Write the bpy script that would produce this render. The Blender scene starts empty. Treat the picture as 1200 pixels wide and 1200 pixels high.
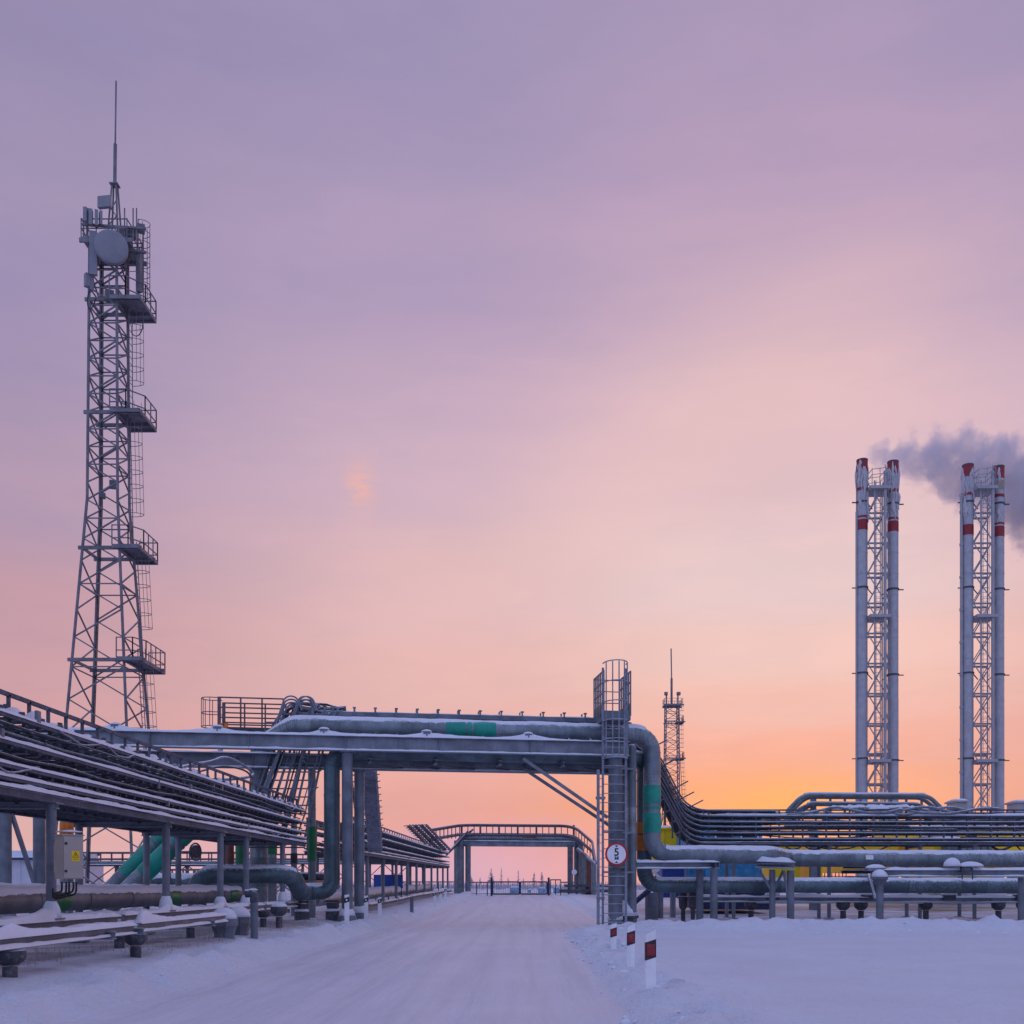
import bpy, math, random
from mathutils import Vector, noise
R = math.radians
V = Vector
rnd = random.Random(7)
scene = bpy.context.scene
col = scene.collection
Z = V((0, 0, 1))
HZ, CX, FP, EYE = 1037.0, 620.0, 1200.0, 1.6


def at(px, py, Y):
    """a point at a known distance Y, from its bearing"""
    return V(((px - CX) * Y / FP, Y, EYE - (py - HZ) * Y / FP))


def ss(a, b, x):
    t = (x - a) / (b - a)
    t = max(0.0, min(1.0, t))
    return t * t * (3 - 2 * t)


def nz(x, y, z=0.0):
    return noise.noise(V((x, y, z)))


# ------------------------------------------------------------------ materials
def nodes_of(m):
    m.use_nodes = True
    nt = m.node_tree
    for n in list(nt.nodes):
        nt.nodes.remove(n)
    return nt


def add(nt, t, **kw):
    n = nt.nodes.new(t)
    for k, v in kw.items():
        setattr(n, k, v)
    return n


def mth(nt, op, a, b=None, c=None, clamp=False):
    n = add(nt, 'ShaderNodeMath', operation=op, use_clamp=clamp)
    for i, q in enumerate((a, b, c)):
        if q is None:
            continue
        if isinstance(q, (int, float)):
            n.inputs[i].default_value = q
        else:
            nt.links.new(q, n.inputs[i])
    return n.outputs[0]


def mixc(nt, fac, a, b, mode='MIX'):
    n = add(nt, 'ShaderNodeMix', data_type='RGBA', blend_type=mode)
    for i, q in ((0, fac), (6, a), (7, b)):
        if isinstance(q, (int, float)):
            n.inputs[i].default_value = q
        elif isinstance(q, (tuple, list)):
            n.inputs[i].default_value = (*q[:3], 1)
        else:
            nt.links.new(q, n.inputs[i])
    return n.outputs[2]


def nzn(nt, vec, scale, detail=3, rough=.55):
    n = add(nt, 'ShaderNodeTexNoise')
    n.inputs['Scale'].default_value = scale
    n.inputs['Detail'].default_value = detail
    n.inputs['Roughness'].default_value = rough
    if vec is not None:
        nt.links.new(vec, n.inputs['Vector'])
    return n.outputs['Fac']


def mrange(nt, x, a, b, c=0.0, d=1.0):
    n = add(nt, 'ShaderNodeMapRange', interpolation_type='SMOOTHSTEP')
    nt.links.new(x, n.inputs[0])
    for i, q in enumerate((a, b, c, d)):
        n.inputs[i + 1].default_value = q
    return n.outputs[0]


SNOW = (.78, .81, .88)


def surface(name, base, rough=.6, metal=0.0, frost=.8, rime=.15, var=.25, bump=.15, streak=0.0, tint=None):
    """painted / galvanised surface in hard frost: snow clings to what faces up, rime in patches"""
    m = bpy.data.materials.new(name)
    nt = nodes_of(m)
    out = add(nt, 'ShaderNodeOutputMaterial')
    p = add(nt, 'ShaderNodeBsdfPrincipled')
    nt.links.new(p.outputs[0], out.inputs[0])
    geo = add(nt, 'ShaderNodeNewGeometry')
    pos = geo.outputs['Position']
    n1 = nzn(nt, pos, 1.7, 4)
    n2 = nzn(nt, pos, 11, 4, .65)
    dark = tuple(c * (1 - var) for c in base)
    lite = tuple(min(1, c * (1 + var)) for c in base)
    c = mixc(nt, mrange(nt, n1, .3, .7), dark, lite)
    if tint:
        c = mixc(nt, mrange(nt, nzn(nt, pos, 2.6, 5, .7), .5, .72), c, tint)
    if streak:
        mp = add(nt, 'ShaderNodeMapping')
        mp.inputs['Scale'].default_value = (9, 9, .5)
        nt.links.new(pos, mp.inputs[0])
        c = mixc(nt, mrange(nt, nzn(nt, mp.outputs[0], 1.5, 3), .48, .75, 0, streak), c, tuple(q * .45 for q in base))
    if rime:
        c = mixc(nt, mrange(nt, n2, .45, .75, 0, rime * 2), c, (.55, .57, .63))
    if frost:
        sep = add(nt, 'ShaderNodeSeparateXYZ')
        nt.links.new(geo.outputs['Normal'], sep.inputs[0])
        up = mth(nt, 'ADD', sep.outputs[2], mth(nt, 'MULTIPLY', mth(nt, 'SUBTRACT', n2, .5), .9))
        f = mrange(nt, up, .45, .8, 0, frost)
        c = mixc(nt, f, c, SNOW)
    nt.links.new(c, p.inputs['Base Color'])
    nt.links.new(mrange(nt, n2, .3, .7, max(.05, rough - .12), min(1, rough + .15)), p.inputs['Roughness'])
    p.inputs['Metallic'].default_value = metal
    if bump:
        b = add(nt, 'ShaderNodeBump')
        b.inputs['Strength'].default_value = bump
        b.inputs['Distance'].default_value = .02
        nt.links.new(n2, b.inputs['Height'])
        nt.links.new(b.outputs[0], p.inputs['Normal'])
    return m


def snow_mat(name, base=SNOW, scale=1.0, bump=.5, patch=None, tracks=False):
    m = bpy.data.materials.new(name)
    nt = nodes_of(m)
    out = add(nt, 'ShaderNodeOutputMaterial')
    p = add(nt, 'ShaderNodeBsdfPrincipled')
    nt.links.new(p.outputs[0], out.inputs[0])
    geo = add(nt, 'ShaderNodeNewGeometry')
    pos = geo.outputs['Position']
    n1 = nzn(nt, pos, .35 * scale, 5, .6)
    n2 = nzn(nt, pos, 4.5 * scale, 6, .62)
    n3 = nzn(nt, pos, 28 * scale, 3, .6)
    c = mixc(nt, mrange(nt, n1, .3, .7), tuple(q * .93 for q in base), base)
    n4 = nzn(nt, pos, 1.5 * scale, 4, .6)
    h = mth(nt, 'ADD', mth(nt, 'ADD', n2, mth(nt, 'MULTIPLY', n4, 1.3)), mth(nt, 'MULTIPLY', n3, .32))
    if patch:
        mp = add(nt, 'ShaderNodeMapping')
        mp.inputs['Scale'].default_value = (.35, .8, .5)
        nt.links.new(pos, mp.inputs[0])
        pn = nzn(nt, mp.outputs[0], .9, 6, .7)
        sep = add(nt, 'ShaderNodeSeparateXYZ')
        nt.links.new(pos, sep.inputs[0])
        zone = mth(nt, 'ADD', mrange(nt, sep.outputs[0], -6.5, -7.8), mth(nt, 'MULTIPLY', mrange(nt, sep.outputs[1], 36.0, 39), mrange(nt, sep.outputs[0], 4.0, 6.0)), clamp=True)
        f = mth(nt, 'MULTIPLY', mrange(nt, pn, .36, .62, 0, .8), zone)
        c = mixc(nt, f, c, patch)
    if tracks:
        mp = add(nt, 'ShaderNodeMapping')
        mp.inputs['Scale'].default_value = (2.6, .08, 1)
        nt.links.new(pos, mp.inputs[0])
        tn = nzn(nt, mp.outputs[0], 1.0, 5, .62)
        c = mixc(nt, mrange(nt, tn, .40, .66, 0, .6), c, tuple(q * .80 for q in base))
        h = mth(nt, 'ADD', mth(nt, 'MULTIPLY', h, .45), mth(nt, 'MULTIPLY', tn, 1.1))
    nt.links.new(c, p.inputs['Base Color'])
    p.inputs['Roughness'].default_value = .5 if tracks else .62
    p.inputs['Specular IOR Level'].default_value = .5 if tracks else .35
    b = add(nt, 'ShaderNodeBump')
    b.inputs['Strength'].default_value = bump
    b.inputs['Distance'].default_value = .13
    nt.links.new(h, b.inputs['Height'])
    nt.links.new(b.outputs[0], p.inputs['Normal'])
    return m


M = {
    'steel': surface('frosted_steel', (.145, .17, .205), .5, .15, .8, .04, streak=.25, bump=.05),
    'girder': surface('frosted_girder', (.19, .215, .255), .55, .12, .85, .07, streak=.35, bump=.06),
    'clad': surface('pipe_cladding', (.165, .205, .23), .38, .35, .5, .05, streak=.25, bump=.05),
    'clad_b': surface('pipe_cladding_pale', (.205, .245, .265), .34, .4, .5, .09, streak=.35, bump=.06),
    'clad_c': surface('pipe_cladding_dull', (.135, .17, .19), .48, .25, .5, .05, streak=.45, bump=.06),
    'cladd_b': surface('dark_cladding_pale', (.105, .155, .175), .36, .35, .55, .08, streak=.35, bump=.06),
    'cladd_c': surface('dark_cladding_dull', (.07, .11, .13), .5, .25, .55, .04, streak=.45, bump=.06),
    'cladd': surface('pipe_cladding_dark', (.085, .135, .155), .42, .3, .55, .05, streak=.25, bump=.05),
    'rust': surface('weathered_cladding', (.115, .135, .165), .5, .1, .5, .03, bump=.03),
    'rail': surface('frosted_rail', (.20, .22, .275), .8, 0, .9, .2, streak=.1),
    'raild': surface('dark_frosted_rail', (.075, .085, .115), .75, 0, .9, .1, streak=.1),
    'dark': surface('dark_steel', (.055, .06, .075), .6, .2, .75, .12),
    'cable': surface('cable_sheath', (.028, .03, .04), .6, 0, .8, .08),
    'cablef': surface('frosted_cable', (.17, .19, .23), .65, 0, .9, .2),
    'redlat': surface('primed_lattice', (.12, .085, .095), .7, 0, .3, .1),
    'mast': surface('mast_galvanised', (.17, .165, .19), .6, .1, .25, .05, bump=.03),
    'dishm': surface('antenna_plastic', (.22, .225, .26), .5, 0, .2, .05, var=.08),
    'green': surface('green_paint', (.002, .26, .185), .45, 0, .1, .0, bump=.03),
    'dgreen': surface('dark_green_paint', (.002, .15, .055), .45, 0, .1, .0),
    'orange': surface('orange_paint', (.60, .17, .006), .5, 0, .3, .05),
    'yellow': surface('yellow_paint', (.95, .62, .002), .5, 0, .3, .0, var=.08, bump=.03),
    'redp': surface('red_paint', (.27, .008, .018), .5, 0, .2, .05, var=.15),
    'signred': surface('sign_red', (.50, .012, .03), .45, 0, .05, .0, var=.1),
    'white': surface('white_paint', (.84, .84, .86), .55, 0, .3, .08, var=.08, streak=.2),
    'flue': surface('flue_cladding', (.41, .41, .44), .45, .15, .1, .05, var=.1, streak=.2, bump=.05),
    'stackst': surface('chimney_steel', (.36, .355, .38), .55, .05, .4, .08, var=.08, bump=.04),
    'blue': surface('blue_sheeting', (.05, .29, .52), .5, .1, .3, .06, streak=.3),
    'navy': surface('navy_paint', (.008, .022, .085), .5, 0, .2, .04),
    'royal': surface('royal_blue_paint', (.012, .06, .30), .5, 0, .2, .04),
    'pblue': surface('pale_blue_paint', (.22, .36, .55), .5, 0, .4, .1),
    'beige': surface('beige_paint', (.40, .36, .315), .5, 0, .3, .04, var=.08),
    'maroon': surface('dark_maroon_band', (.04, .012, .02), .5, 0, .1, .03),
    'black': surface('black_rubber', (.02, .02, .022), .6, 0, .1, .03),
    'brownp': surface('red_brown_primer', (.16, .05, .035), .7, 0, .2, .05),
    'concrete': surface('concrete', (.24, .23, .25), .85, 0, .7, .2),
    'bark': surface('frosty_bark', (.40, .36, .42), .9, 0, .4, .3),
    'needle': surface('frosty_needles', (.42, .40, .48), .9, 0, .5, .4),
    'straw': surface('dry_grass', (.34, .25, .20), .9, 0, .4, .3),
    'wall': surface('pale_wall', (.60, .61, .68), .7, 0, .3, .05, var=.06),
    'ice': snow_mat('ice', (.66, .64, .66), 3, .8),
    'snow': snow_mat('snow', SNOW, 2.0, .45),
    'ground': snow_mat('snow_ground', (.73, .765, .85), 1.0, .95, patch=(.40, .32, .34)),
    'road': snow_mat('packed_snow', (.635, .635, .705), 1.0, .5, tracks=True),
}


# ------------------------------------------------------------------ mesh building
class MB:
    def __init__(s):
        s.v, s.f, s.s, s.m, s.mi = [], [], [], [], 0

    def face(s, idx, smooth=False):
        s.f.append(idx); s.s.append(smooth); s.m.append(s.mi)

    def ext(s, prof, p0, p1, up=Z):
        p0, p1 = V(p0), V(p1)
        d = (p1 - p0).normalized()
        x = V(up).cross(d)
        if x.length < 1e-4:
            x = V((0, 1, 0)).cross(d)
        x.normalize()
        y = d.cross(x)
        n, b = len(prof), len(s.v)
        for p in (p0, p1):
            for a, c in prof:
                s.v.append(p + x * a + y * c)
        for i in range(n):
            j = (i + 1) % n
            s.face((b + i, b + j, b + n + j, b + n + i))
        s.face(tuple(b + i for i in reversed(range(n))))
        s.face(tuple(b + n + i for i in range(n)))
        return s

    def bar(s, p0, p1, w, h=None, up=Z):
        h = w if h is None else h
        return s.ext([(-w / 2, -h / 2), (w / 2, -h / 2), (w / 2, h / 2), (-w / 2, h / 2)], p0, p1, up)

    def box(s, c, sx, sy, sz, rz=0):
        c = V(c); a = V((math.cos(rz), math.sin(rz), 0))
        return s.ext([(-sy / 2, -sz / 2), (sy / 2, -sz / 2), (sy / 2, sz / 2), (-sy / 2, sz / 2)], c - a * sx / 2, c + a * sx / 2)

    def ibeam(s, p0, p1, w, h, tf=.02, tw=.014):
        a, b, t, q = w / 2, h / 2, tw / 2, h / 2 - tf
        return s.ext([(-a, -b), (a, -b), (a, -q), (t, -q), (t, q), (a, q), (a, b), (-a, b), (-a, q), (-t, q), (-t, -q), (-a, -q)], p0, p1)

    def tube(s, pts, r, n=10, caps=True, smooth=True, radii=None):
        pts = [V(p) for p in pts]
        k = len(pts)
        base = len(s.v)
        t0 = (pts[1] - pts[0]).normalized()
        ref = Z if abs(t0.z) < .9 else V((1, 0, 0))
        x = t0.cross(ref).normalized()
        for i in range(k):
            if i == 0:
                t = t0
            elif i == k - 1:
                t = (pts[i] - pts[i - 1]).normalized()
            else:
                t = ((pts[i + 1] - pts[i]).normalized() + (pts[i] - pts[i - 1]).normalized())
                t = t.normalized() if t.length > 1e-6 else t0
            x = x - t * x.dot(t)
            x = x.normalized() if x.length > 1e-6 else t.orthogonal().normalized()
            y = t.cross(x)
            rr = radii[i] if radii else r
            for j in range(n):
                a = 2 * math.pi * j / n
                s.v.append(pts[i] + x * (math.cos(a) * rr) + y * (math.sin(a) * rr))
        for i in range(k - 1):
            for j in range(n):
                j2 = (j + 1) % n
                s.face((base + i * n + j, base + i * n + j2, base + (i + 1) * n + j2, base + (i + 1) * n + j), smooth)
        if caps:                                        # own vertices, so the sides keep their smooth normals
            e = len(s.v)
            s.v += s.v[base:base + n] + s.v[base + (k - 1) * n:base + k * n]
            s.face(tuple(e + j for j in reversed(range(n))))
            s.face(tuple(e + n + j for j in range(n)))
        return s

    def lathe(s, prof, c, n=16, smooth=True, jit=0.0):
        c = V(c); b = len(s.v)
        for r, z in prof:
            for j in range(n):
                a = 2 * math.pi * (j + .5) / n
                q = 1 + (jit * nz(math.cos(a) * 2 + c.x, math.sin(a) * 2 + c.y, z * 3) if jit else 0)
                s.v.append(c + V((r * q * math.cos(a), r * q * math.sin(a), z)))
        for i in range(len(prof) - 1):
            for j in range(n):
                j2 = (j + 1) % n
                s.face((b + i * n + j, b + i * n + j2, b + (i + 1) * n + j2, b + (i + 1) * n + j), smooth)
        e, k = len(s.v), len(prof)
        s.v += s.v[b:b + n] + s.v[b + (k - 1) * n:b + k * n]
        s.face(tuple(e + j for j in reversed(range(n))))
        s.face(tuple(e + n + j for j in range(n)))
        return s

    def strip(s, p0, p1, w, h, step=.22, seed=0, tents=(), amp=.45):
        """lump of snow lying along a flat top; p0-p1 on the surface"""
        p0, p1 = V(p0), V(p1)
        d = p1 - p0; L = d.length; d.normalize()
        x = d.cross(Z).normalized()
        n = max(2, int(L / step)); b = len(s.v)
        k = 7
        for i in range(n + 1):
            t = L * i / n
            q = 1 + amp * 1.6 * nz(t * .9, seed * 3.1, .3) + amp * nz(t * 3.2, seed, 5)
            for tt, hh, ww in tents:
                q += hh / h * math.exp(-abs(t - tt) / ww)
            e = min(1, min(t, L - t) / .12 + .25)
            ww_ = w * (1 + .14 * nz(t * 2.6, seed, 9))
            for j in range(k):
                a = -1 + 2 * j / (k - 1)
                s.v.append(p0 + d * t + x * (a * ww_ / 2) + Z * (.002 + max(.1, q) * h * e * math.sqrt(max(0, 1 - abs(a) ** 2.6)) - (.012 if abs(a) == 1 else 0)))
        for i in range(n):
            for j in range(k - 1):
                s.face((b + i * k + j, b + i * k + j + 1, b + (i + 1) * k + j + 1, b + (i + 1) * k + j), True)
        s.face(tuple(b + j for j in range(k)))
        s.face(tuple(b + n * k + j for j in reversed(range(k))))
        return s

    def pcap(s, pts, r, ang=62, th=.06, step=.13, seed=0):
        """snow lying along the top of a pipe, with a ragged edge"""
        pts = resample([V(p) for p in pts], step)
        b = len(s.v); k = 9; L = 0
        for i, p in enumerate(pts):
            if i:
                L += (pts[i] - pts[i - 1]).length
            t = (pts[min(i + 1, len(pts) - 1)] - pts[max(i - 1, 0)]).normalized()
            x = t.cross(Z)
            x = x.normalized() if x.length > 1e-3 else V((1, 0, 0))
            y = x.cross(t)
            for j in range(k):
                u = -1 + 2 * j / (k - 1)
                A = R(ang) * (1 + .22 * nz(L * 1.1, seed + u, 1) + .24 * nz(L * 4.3, seed + u * 3, 4))
                a = u * A
                rr = r + .004 + th * math.sqrt(max(0, 1 - abs(u) ** 3)) * (1 + .5 * nz(L * .8, seed, 2) + .3 * nz(L * 3, seed, 3))
                s.v.append(p + x * (math.sin(a) * rr) + y * (math.cos(a) * rr))
        for i in range(len(pts) - 1):
            for j in range(k - 1):
                s.face((b + i * k + j, b + i * k + j + 1, b + (i + 1) * k + j + 1, b + (i + 1) * k + j), True)
        return s

    def heap(s, c, rx, ry, h, seed=0, n=14):
        """a small rounded heap of snow"""
        c = V(c); b = len(s.v); rings = 5
        for i in range(rings):
            q = i / rings
            for j in range(n):
                a = 2 * math.pi * j / n
                w = 1 + .16 * nz(math.cos(a) + seed, math.sin(a), q)
                s.v.append(c + V((rx * w * math.cos(q * 1.57) * math.cos(a), ry * w * math.cos(q * 1.57) * math.sin(a), h * math.sin(q * 1.57))))
        s.v.append(c + Z * h)
        for i in range(rings - 1):
            for j in range(n):
                j2 = (j + 1) % n
                s.face((b + i * n + j, b + i * n + j2, b + (i + 1) * n + j2, b + (i + 1) * n + j), True)
        for j in range(n):
            s.face((b + (rings - 1) * n + j, b + (rings - 1) * n + (j + 1) % n, b + rings * n), True)
        s.face(tuple(b + j for j in reversed(range(n))))
        return s

    def build(s, name, mat, parent=None, label=None):
        me = bpy.data.meshes.new(name)
        off = WORLD.get(parent.name, V((0, 0, 0))) if parent else V((0, 0, 0))
        me.from_pydata([tuple(p - off) for p in s.v], [], s.f)
        mats = mat if isinstance(mat, (list, tuple)) else [mat]
        if max(s.m) > 0 and len(mats) == 1:
            q = {'clad': 'clad', 'cladd': 'cladd', 'steel': 'clad'}.get(mat)
            mats = [mat, q + '_b', q + '_c'] if q else [mat] * 3
        for q in mats:
            me.materials.append(M[q] if isinstance(q, str) else q)
        me.polygons.foreach_set('use_smooth', s.s)
        me.polygons.foreach_set('material_index', s.m)
        me.update()
        o = bpy.data.objects.new(name, me)
        col.objects.link(o)
        if parent:
            o.parent = parent
        WORLD[o.name] = off
        if label:
            o['label'] = label
        return o


WORLD = {}


def T(name, label, cat, loc, group=None):
    o = bpy.data.objects.new(name, None)
    o.empty_display_size = .3
    col.objects.link(o)
    o.location = loc
    WORLD[o.name] = V(loc)
    o['label'] = label; o['category'] = cat
    if group:
        o['group'] = group
    return o


def tag(o, label, cat, group=None):
    o['label'] = label; o['category'] = cat
    if group:
        o['group'] = group
    return o


def copy_tree(o, parent=None):
    c = o.copy(); col.objects.link(c)
    if parent:
        c.parent = parent
    for ch in list(o.children):
        copy_tree(ch, c)
    return c


def resample(pts, step):
    out = [pts[0]]
    for a, b in zip(pts, pts[1:]):
        n = max(1, int((b - a).length / step + .5))
        for i in range(1, n + 1):
            out.append(a.lerp(b, i / n))
    return out


def fillet(pts, rad, seg=7):
    """round the corners of a polyline"""
    pts = [V(p) for p in pts]
    out = [pts[0]]
    for i in range(1, len(pts) - 1):
        a, b, c = pts[i - 1], pts[i], pts[i + 1]
        r = rad[i - 1] if isinstance(rad, (list, tuple)) else rad
        d1, d2 = (a - b), (c - b)
        l1, l2 = d1.length, d2.length
        d1.normalize(); d2.normalize()
        ang = d1.angle(d2)
        if ang > 3.1 or r <= 0:
            out.append(b); continue
        tl = min(r / math.tan(ang / 2), l1 * .49, l2 * .49)
        rr = tl * math.tan(ang / 2)
        bis = (d1 + d2).normalized()
        cen = b + bis * (rr / math.sin(ang / 2))
        s0, s1 = b + d1 * tl - cen, b + d2 * tl - cen
        tot = s0.angle(s1)
        for k in range(seg + 1):
            t = k / seg
            q = (s0 * math.sin((1 - t) * tot) + s1 * math.sin(t * tot)) / math.sin(tot)
            out.append(cen + q)
    out.append(pts[-1])
    return out


def plen(pts):
    return sum((b - a).length for a, b in zip(pts, pts[1:]))


def along(pts, d):
    for a, b in zip(pts, pts[1:]):
        l = (b - a).length
        if d <= l:
            return a.lerp(b, d / l), (b - a).normalized()
        d -= l
    return pts[-1], (pts[-1] - pts[-2]).normalized()


def clad_pipe(mb, pts, r, joint=1.0, n=20):
    """insulated pipe: separate sheets of metal cladding of slightly different tone, with raised joint bands"""
    L = plen(pts)
    cuts, d = [0.0], joint * .6
    while d < L - .1:
        cuts.append(d); d += joint * rnd.uniform(.92, 1.08)
    cuts.append(L)
    acc, marks = 0.0, []
    for a, b in zip(pts, pts[1:]):
        acc += (b - a).length
        marks.append((acc, b))
    for k, (c0, c1) in enumerate(zip(cuts, cuts[1:])):
        sec = [along(pts, c0)[0]] + [p for m, p in marks if c0 + 1e-4 < m < c1 - 1e-4] + [along(pts, c1)[0]]
        mb.mi = rnd.choice([0, 0, 1, 2])
        mb.tube(sec, r + rnd.uniform(0, .004), n, caps=k in (0, len(cuts) - 2))
        if k:
            p, t = along(pts, c0)
            mb.tube([p - t * .025, p + t * .025], r + .012, n)
    for i in range(1, len(pts) - 1):
        t0, t1 = (pts[i] - pts[i - 1]).normalized(), (pts[i + 1] - pts[i]).normalized()
        if t0.angle(t1) > .06:                       # seam between two mitred elbow segments
            t = (t0 + t1).normalized()
            mb.tube([pts[i] - t * .013, pts[i] + t * .013], r + .011, n)
    mb.mi = 0
    return mb
# ------------------------------------------------------------------ camera, sky, sun
cd = bpy.data.cameras.new('camera')
cam = bpy.data.objects.new('camera', cd)
col.objects.link(cam)
cam.location = (0, 0, EYE)
cam.rotation_euler = (R(90), 0, 0)
cd.sensor_fit = 'HORIZONTAL'; cd.sensor_width = 36; cd.lens = 36
cd.shift_x = (600 - CX) / FP
cd.shift_y = (HZ - 600) / FP
cd.clip_end = 6000
scene.camera = cam

SUN_AZ, SUN_EL = R(14), R(2.5)
w = bpy.data.worlds.new('World')
scene.world = w
nt = nodes_of(w)
wo = add(nt, 'ShaderNodeOutputWorld')
bg = add(nt, 'ShaderNodeBackground')
nt.links.new(bg.outputs[0], wo.inputs[0])
tc = add(nt, 'ShaderNodeTexCoord')
DIR = tc.outputs['Generated']
sp = add(nt, 'ShaderNodeSeparateXYZ')
nt.links.new(DIR, sp.inputs[0])
el = mth(nt, 'MULTIPLY', mth(nt, 'ARCSINE', sp.outputs[2]), 57.29578)
az = mth(nt, 'MULTIPLY', mth(nt, 'ARCTAN2', sp.outputs[0], sp.outputs[1]), 57.29578)
da = mth(nt, 'ABSOLUTE', mth(nt, 'SUBTRACT', az, math.degrees(SUN_AZ)))
# soft streaked cloud veil: wobble the elevation that the colours are read at
mp = add(nt, 'ShaderNodeMapping')
mp.inputs['Scale'].default_value = (1.0, 1.0, 3.6)
nt.links.new(DIR, mp.inputs[0])
veil = nzn(nt, mp.outputs[0], 2.1, 6, .55)
mp2 = add(nt, 'ShaderNodeMapping')
mp2.inputs['Scale'].default_value = (.8, .8, 9)
mp2.inputs['Rotation'].default_value = (0, R(5), 0)
nt.links.new(DIR, mp2.inputs[0])
streak = nzn(nt, mp2.outputs[0], 2.6, 5, .55)
elw = mth(nt, 'ADD', el, mth(nt, 'MULTIPLY', mth(nt, 'SUBTRACT', veil, .5), 4.0))
elw = mth(nt, 'ADD', elw, mth(nt, 'MULTIPLY', mth(nt, 'SUBTRACT', streak, .5), 4.0))
elw = mth(nt, 'DIVIDE', elw, 90.0, clamp=True)


def lin(c):
    return tuple((q / 255 / 12.92 if q <= 10 else ((q / 255 + .055) / 1.055) ** 2.4) for q in c)


def ramp(stops):
    n = add(nt, 'ShaderNodeValToRGB')
    e = n.color_ramp.elements
    n.color_ramp.interpolation = 'B_SPLINE' if False else 'EASE'
    while len(e) < len(stops):
        e.new(.5)
    for q, (a, c) in zip(e, stops):
        q.position = a / 90; q.color = (*lin(c), 1)
    nt.links.new(elw, n.inputs[0])
    return n.outputs[0]


SKY_SUN = [(0, (224, 152, 138)), (3.6, (244, 160, 114)), (5.5, (242, 164, 128)), (7.2, (238, 170, 152)), (9.5, (238, 184, 172)), (12, (236, 196, 188)), (16, (229, 200, 201)), (24, (217, 184, 194)),
           (29, (196, 168, 190)), (35, (176, 153, 186)), (41, (160, 145, 182)), (58, (172, 172, 226)), (90, (178, 184, 238))]
SKY_MID = [(0, (208, 166, 188)), (2.2, (212, 163, 182)), (4, (224, 160, 154)), (7, (229, 169, 161)), (11, (225, 178, 174)), (16, (218, 180, 184)), (22, (203, 174, 192)),
           (31, (171, 152, 186)), (40, (149, 140, 180)), (58, (170, 172, 226)), (90, (178, 184, 238))]
SKY_FAR = [(0, (224, 182, 184)), (3, (220, 172, 170)), (8, (203, 155, 161)), (13, (193, 153, 166)), (18, (174, 149, 175)), (28, (153, 141, 178)), (41, (138, 132, 173)),
           (58, (164, 170, 226)), (90, (178, 184, 238))]
SKY_BACK = [(0, (158, 172, 222)), (8, (172, 180, 230)), (18, (168, 186, 240)), (40, (166, 188, 246)), (60, (170, 186, 242)), (90, (178, 184, 238))]
c_s, c_m, c_f, c_b = ramp(SKY_SUN), ramp(SKY_MID), ramp(SKY_FAR), ramp(SKY_BACK)
c = mixc(nt, mrange(nt, da, 3, 19), c_s, c_m)
c = mixc(nt, mrange(nt, da, 19, 42), c, c_f)
c = mixc(nt, mrange(nt, da, 60, 130), c, c_b)
# brightness of the thin veil
c = mixc(nt, mth(nt, 'MULTIPLY', mrange(nt, veil, .35, .7), .12), c, (.66, .47, .50))
# a broad pale glow high over the sunset and one small pink fleck of cloud


def spot(a, e, wa, we, tilt=0.0):
    xa = mth(nt, 'SUBTRACT', az, a)
    x = mth(nt, 'DIVIDE', xa, wa)
    y = mth(nt, 'DIVIDE', mth(nt, 'SUBTRACT', mth(nt, 'SUBTRACT', el, e), mth(nt, 'MULTIPLY', xa, tilt)), we)
    d2 = mth(nt, 'ADD', mth(nt, 'MULTIPLY', x, x), mth(nt, 'MULTIPLY', y, y))
    d2 = mth(nt, 'MULTIPLY', d2, mth(nt, 'ADD', mth(nt, 'MULTIPLY', streak, 1.2), .4))
    return mth(nt, 'EXPONENT', mth(nt, 'MULTIPLY', d2, -1.0))


c = mixc(nt, mrange(nt, nzn(nt, mp.outputs[0], 6.0, 8, .62), .36, .66, 0, .42), c, mixc(nt, 1.0, c, (1.16, 1.08, 1.05), 'MULTIPLY'))
c = mixc(nt, mth(nt, 'MULTIPLY', spot(5, 21, 13, 4.2, .5), .34), c, lin((242, 200, 192)))
c = mixc(nt, mth(nt, 'MULTIPLY', spot(14, 25.5, 7, 4.5), .22), c, lin((236, 196, 190)))
c = mixc(nt, mth(nt, 'MULTIPLY', mth(nt, 'MULTIPLY', spot(-9.4, 21, .8, 1.1), mrange(nt, nzn(nt, mp.outputs[0], 26, 4, .65), .34, .56)), 1.0), c, lin((232, 178, 172)))
c = mixc(nt, mth(nt, 'MULTIPLY', spot(14.5, 4.5, 4.5, 1.5), .45), c, lin((255, 182, 80)))
# physical sky at the horizon sun, added faintly
sk = add(nt, 'ShaderNodeTexSky', sky_type='NISHITA')
sk.sun_disc = False
sk.sun_elevation = SUN_EL; sk.sun_rotation = SUN_AZ
c = mixc(nt, .004, c, sk.outputs[0], 'ADD')
nt.links.new(c, bg.inputs[0])
bg.inputs[1].default_value = 1.0

sd = bpy.data.lights.new('sun', 'SUN')
sd.energy = .1; sd.angle = R(20); sd.color = (1, .62, .38)
so = bpy.data.objects.new('sun', sd)
col.objects.link(so)
sdir = V((math.sin(SUN_AZ) * math.cos(SUN_EL), math.cos(SUN_AZ) * math.cos(SUN_EL), math.sin(SUN_EL)))
so.rotation_euler = sdir.to_track_quat('Z', 'Y').to_euler()
so.location = (30, 90, 30)
scene.view_settings.view_transform = 'Standard'
scene.view_settings.look = 'None'
scene.view_settings.exposure = 0
scene.view_settings.gamma = 1
scene.render.engine = 'CYCLES'
scene.cycles.use_denoising = True
scene.cycles.max_bounces = 6
scene.cycles.volume_bounces = 2


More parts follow.
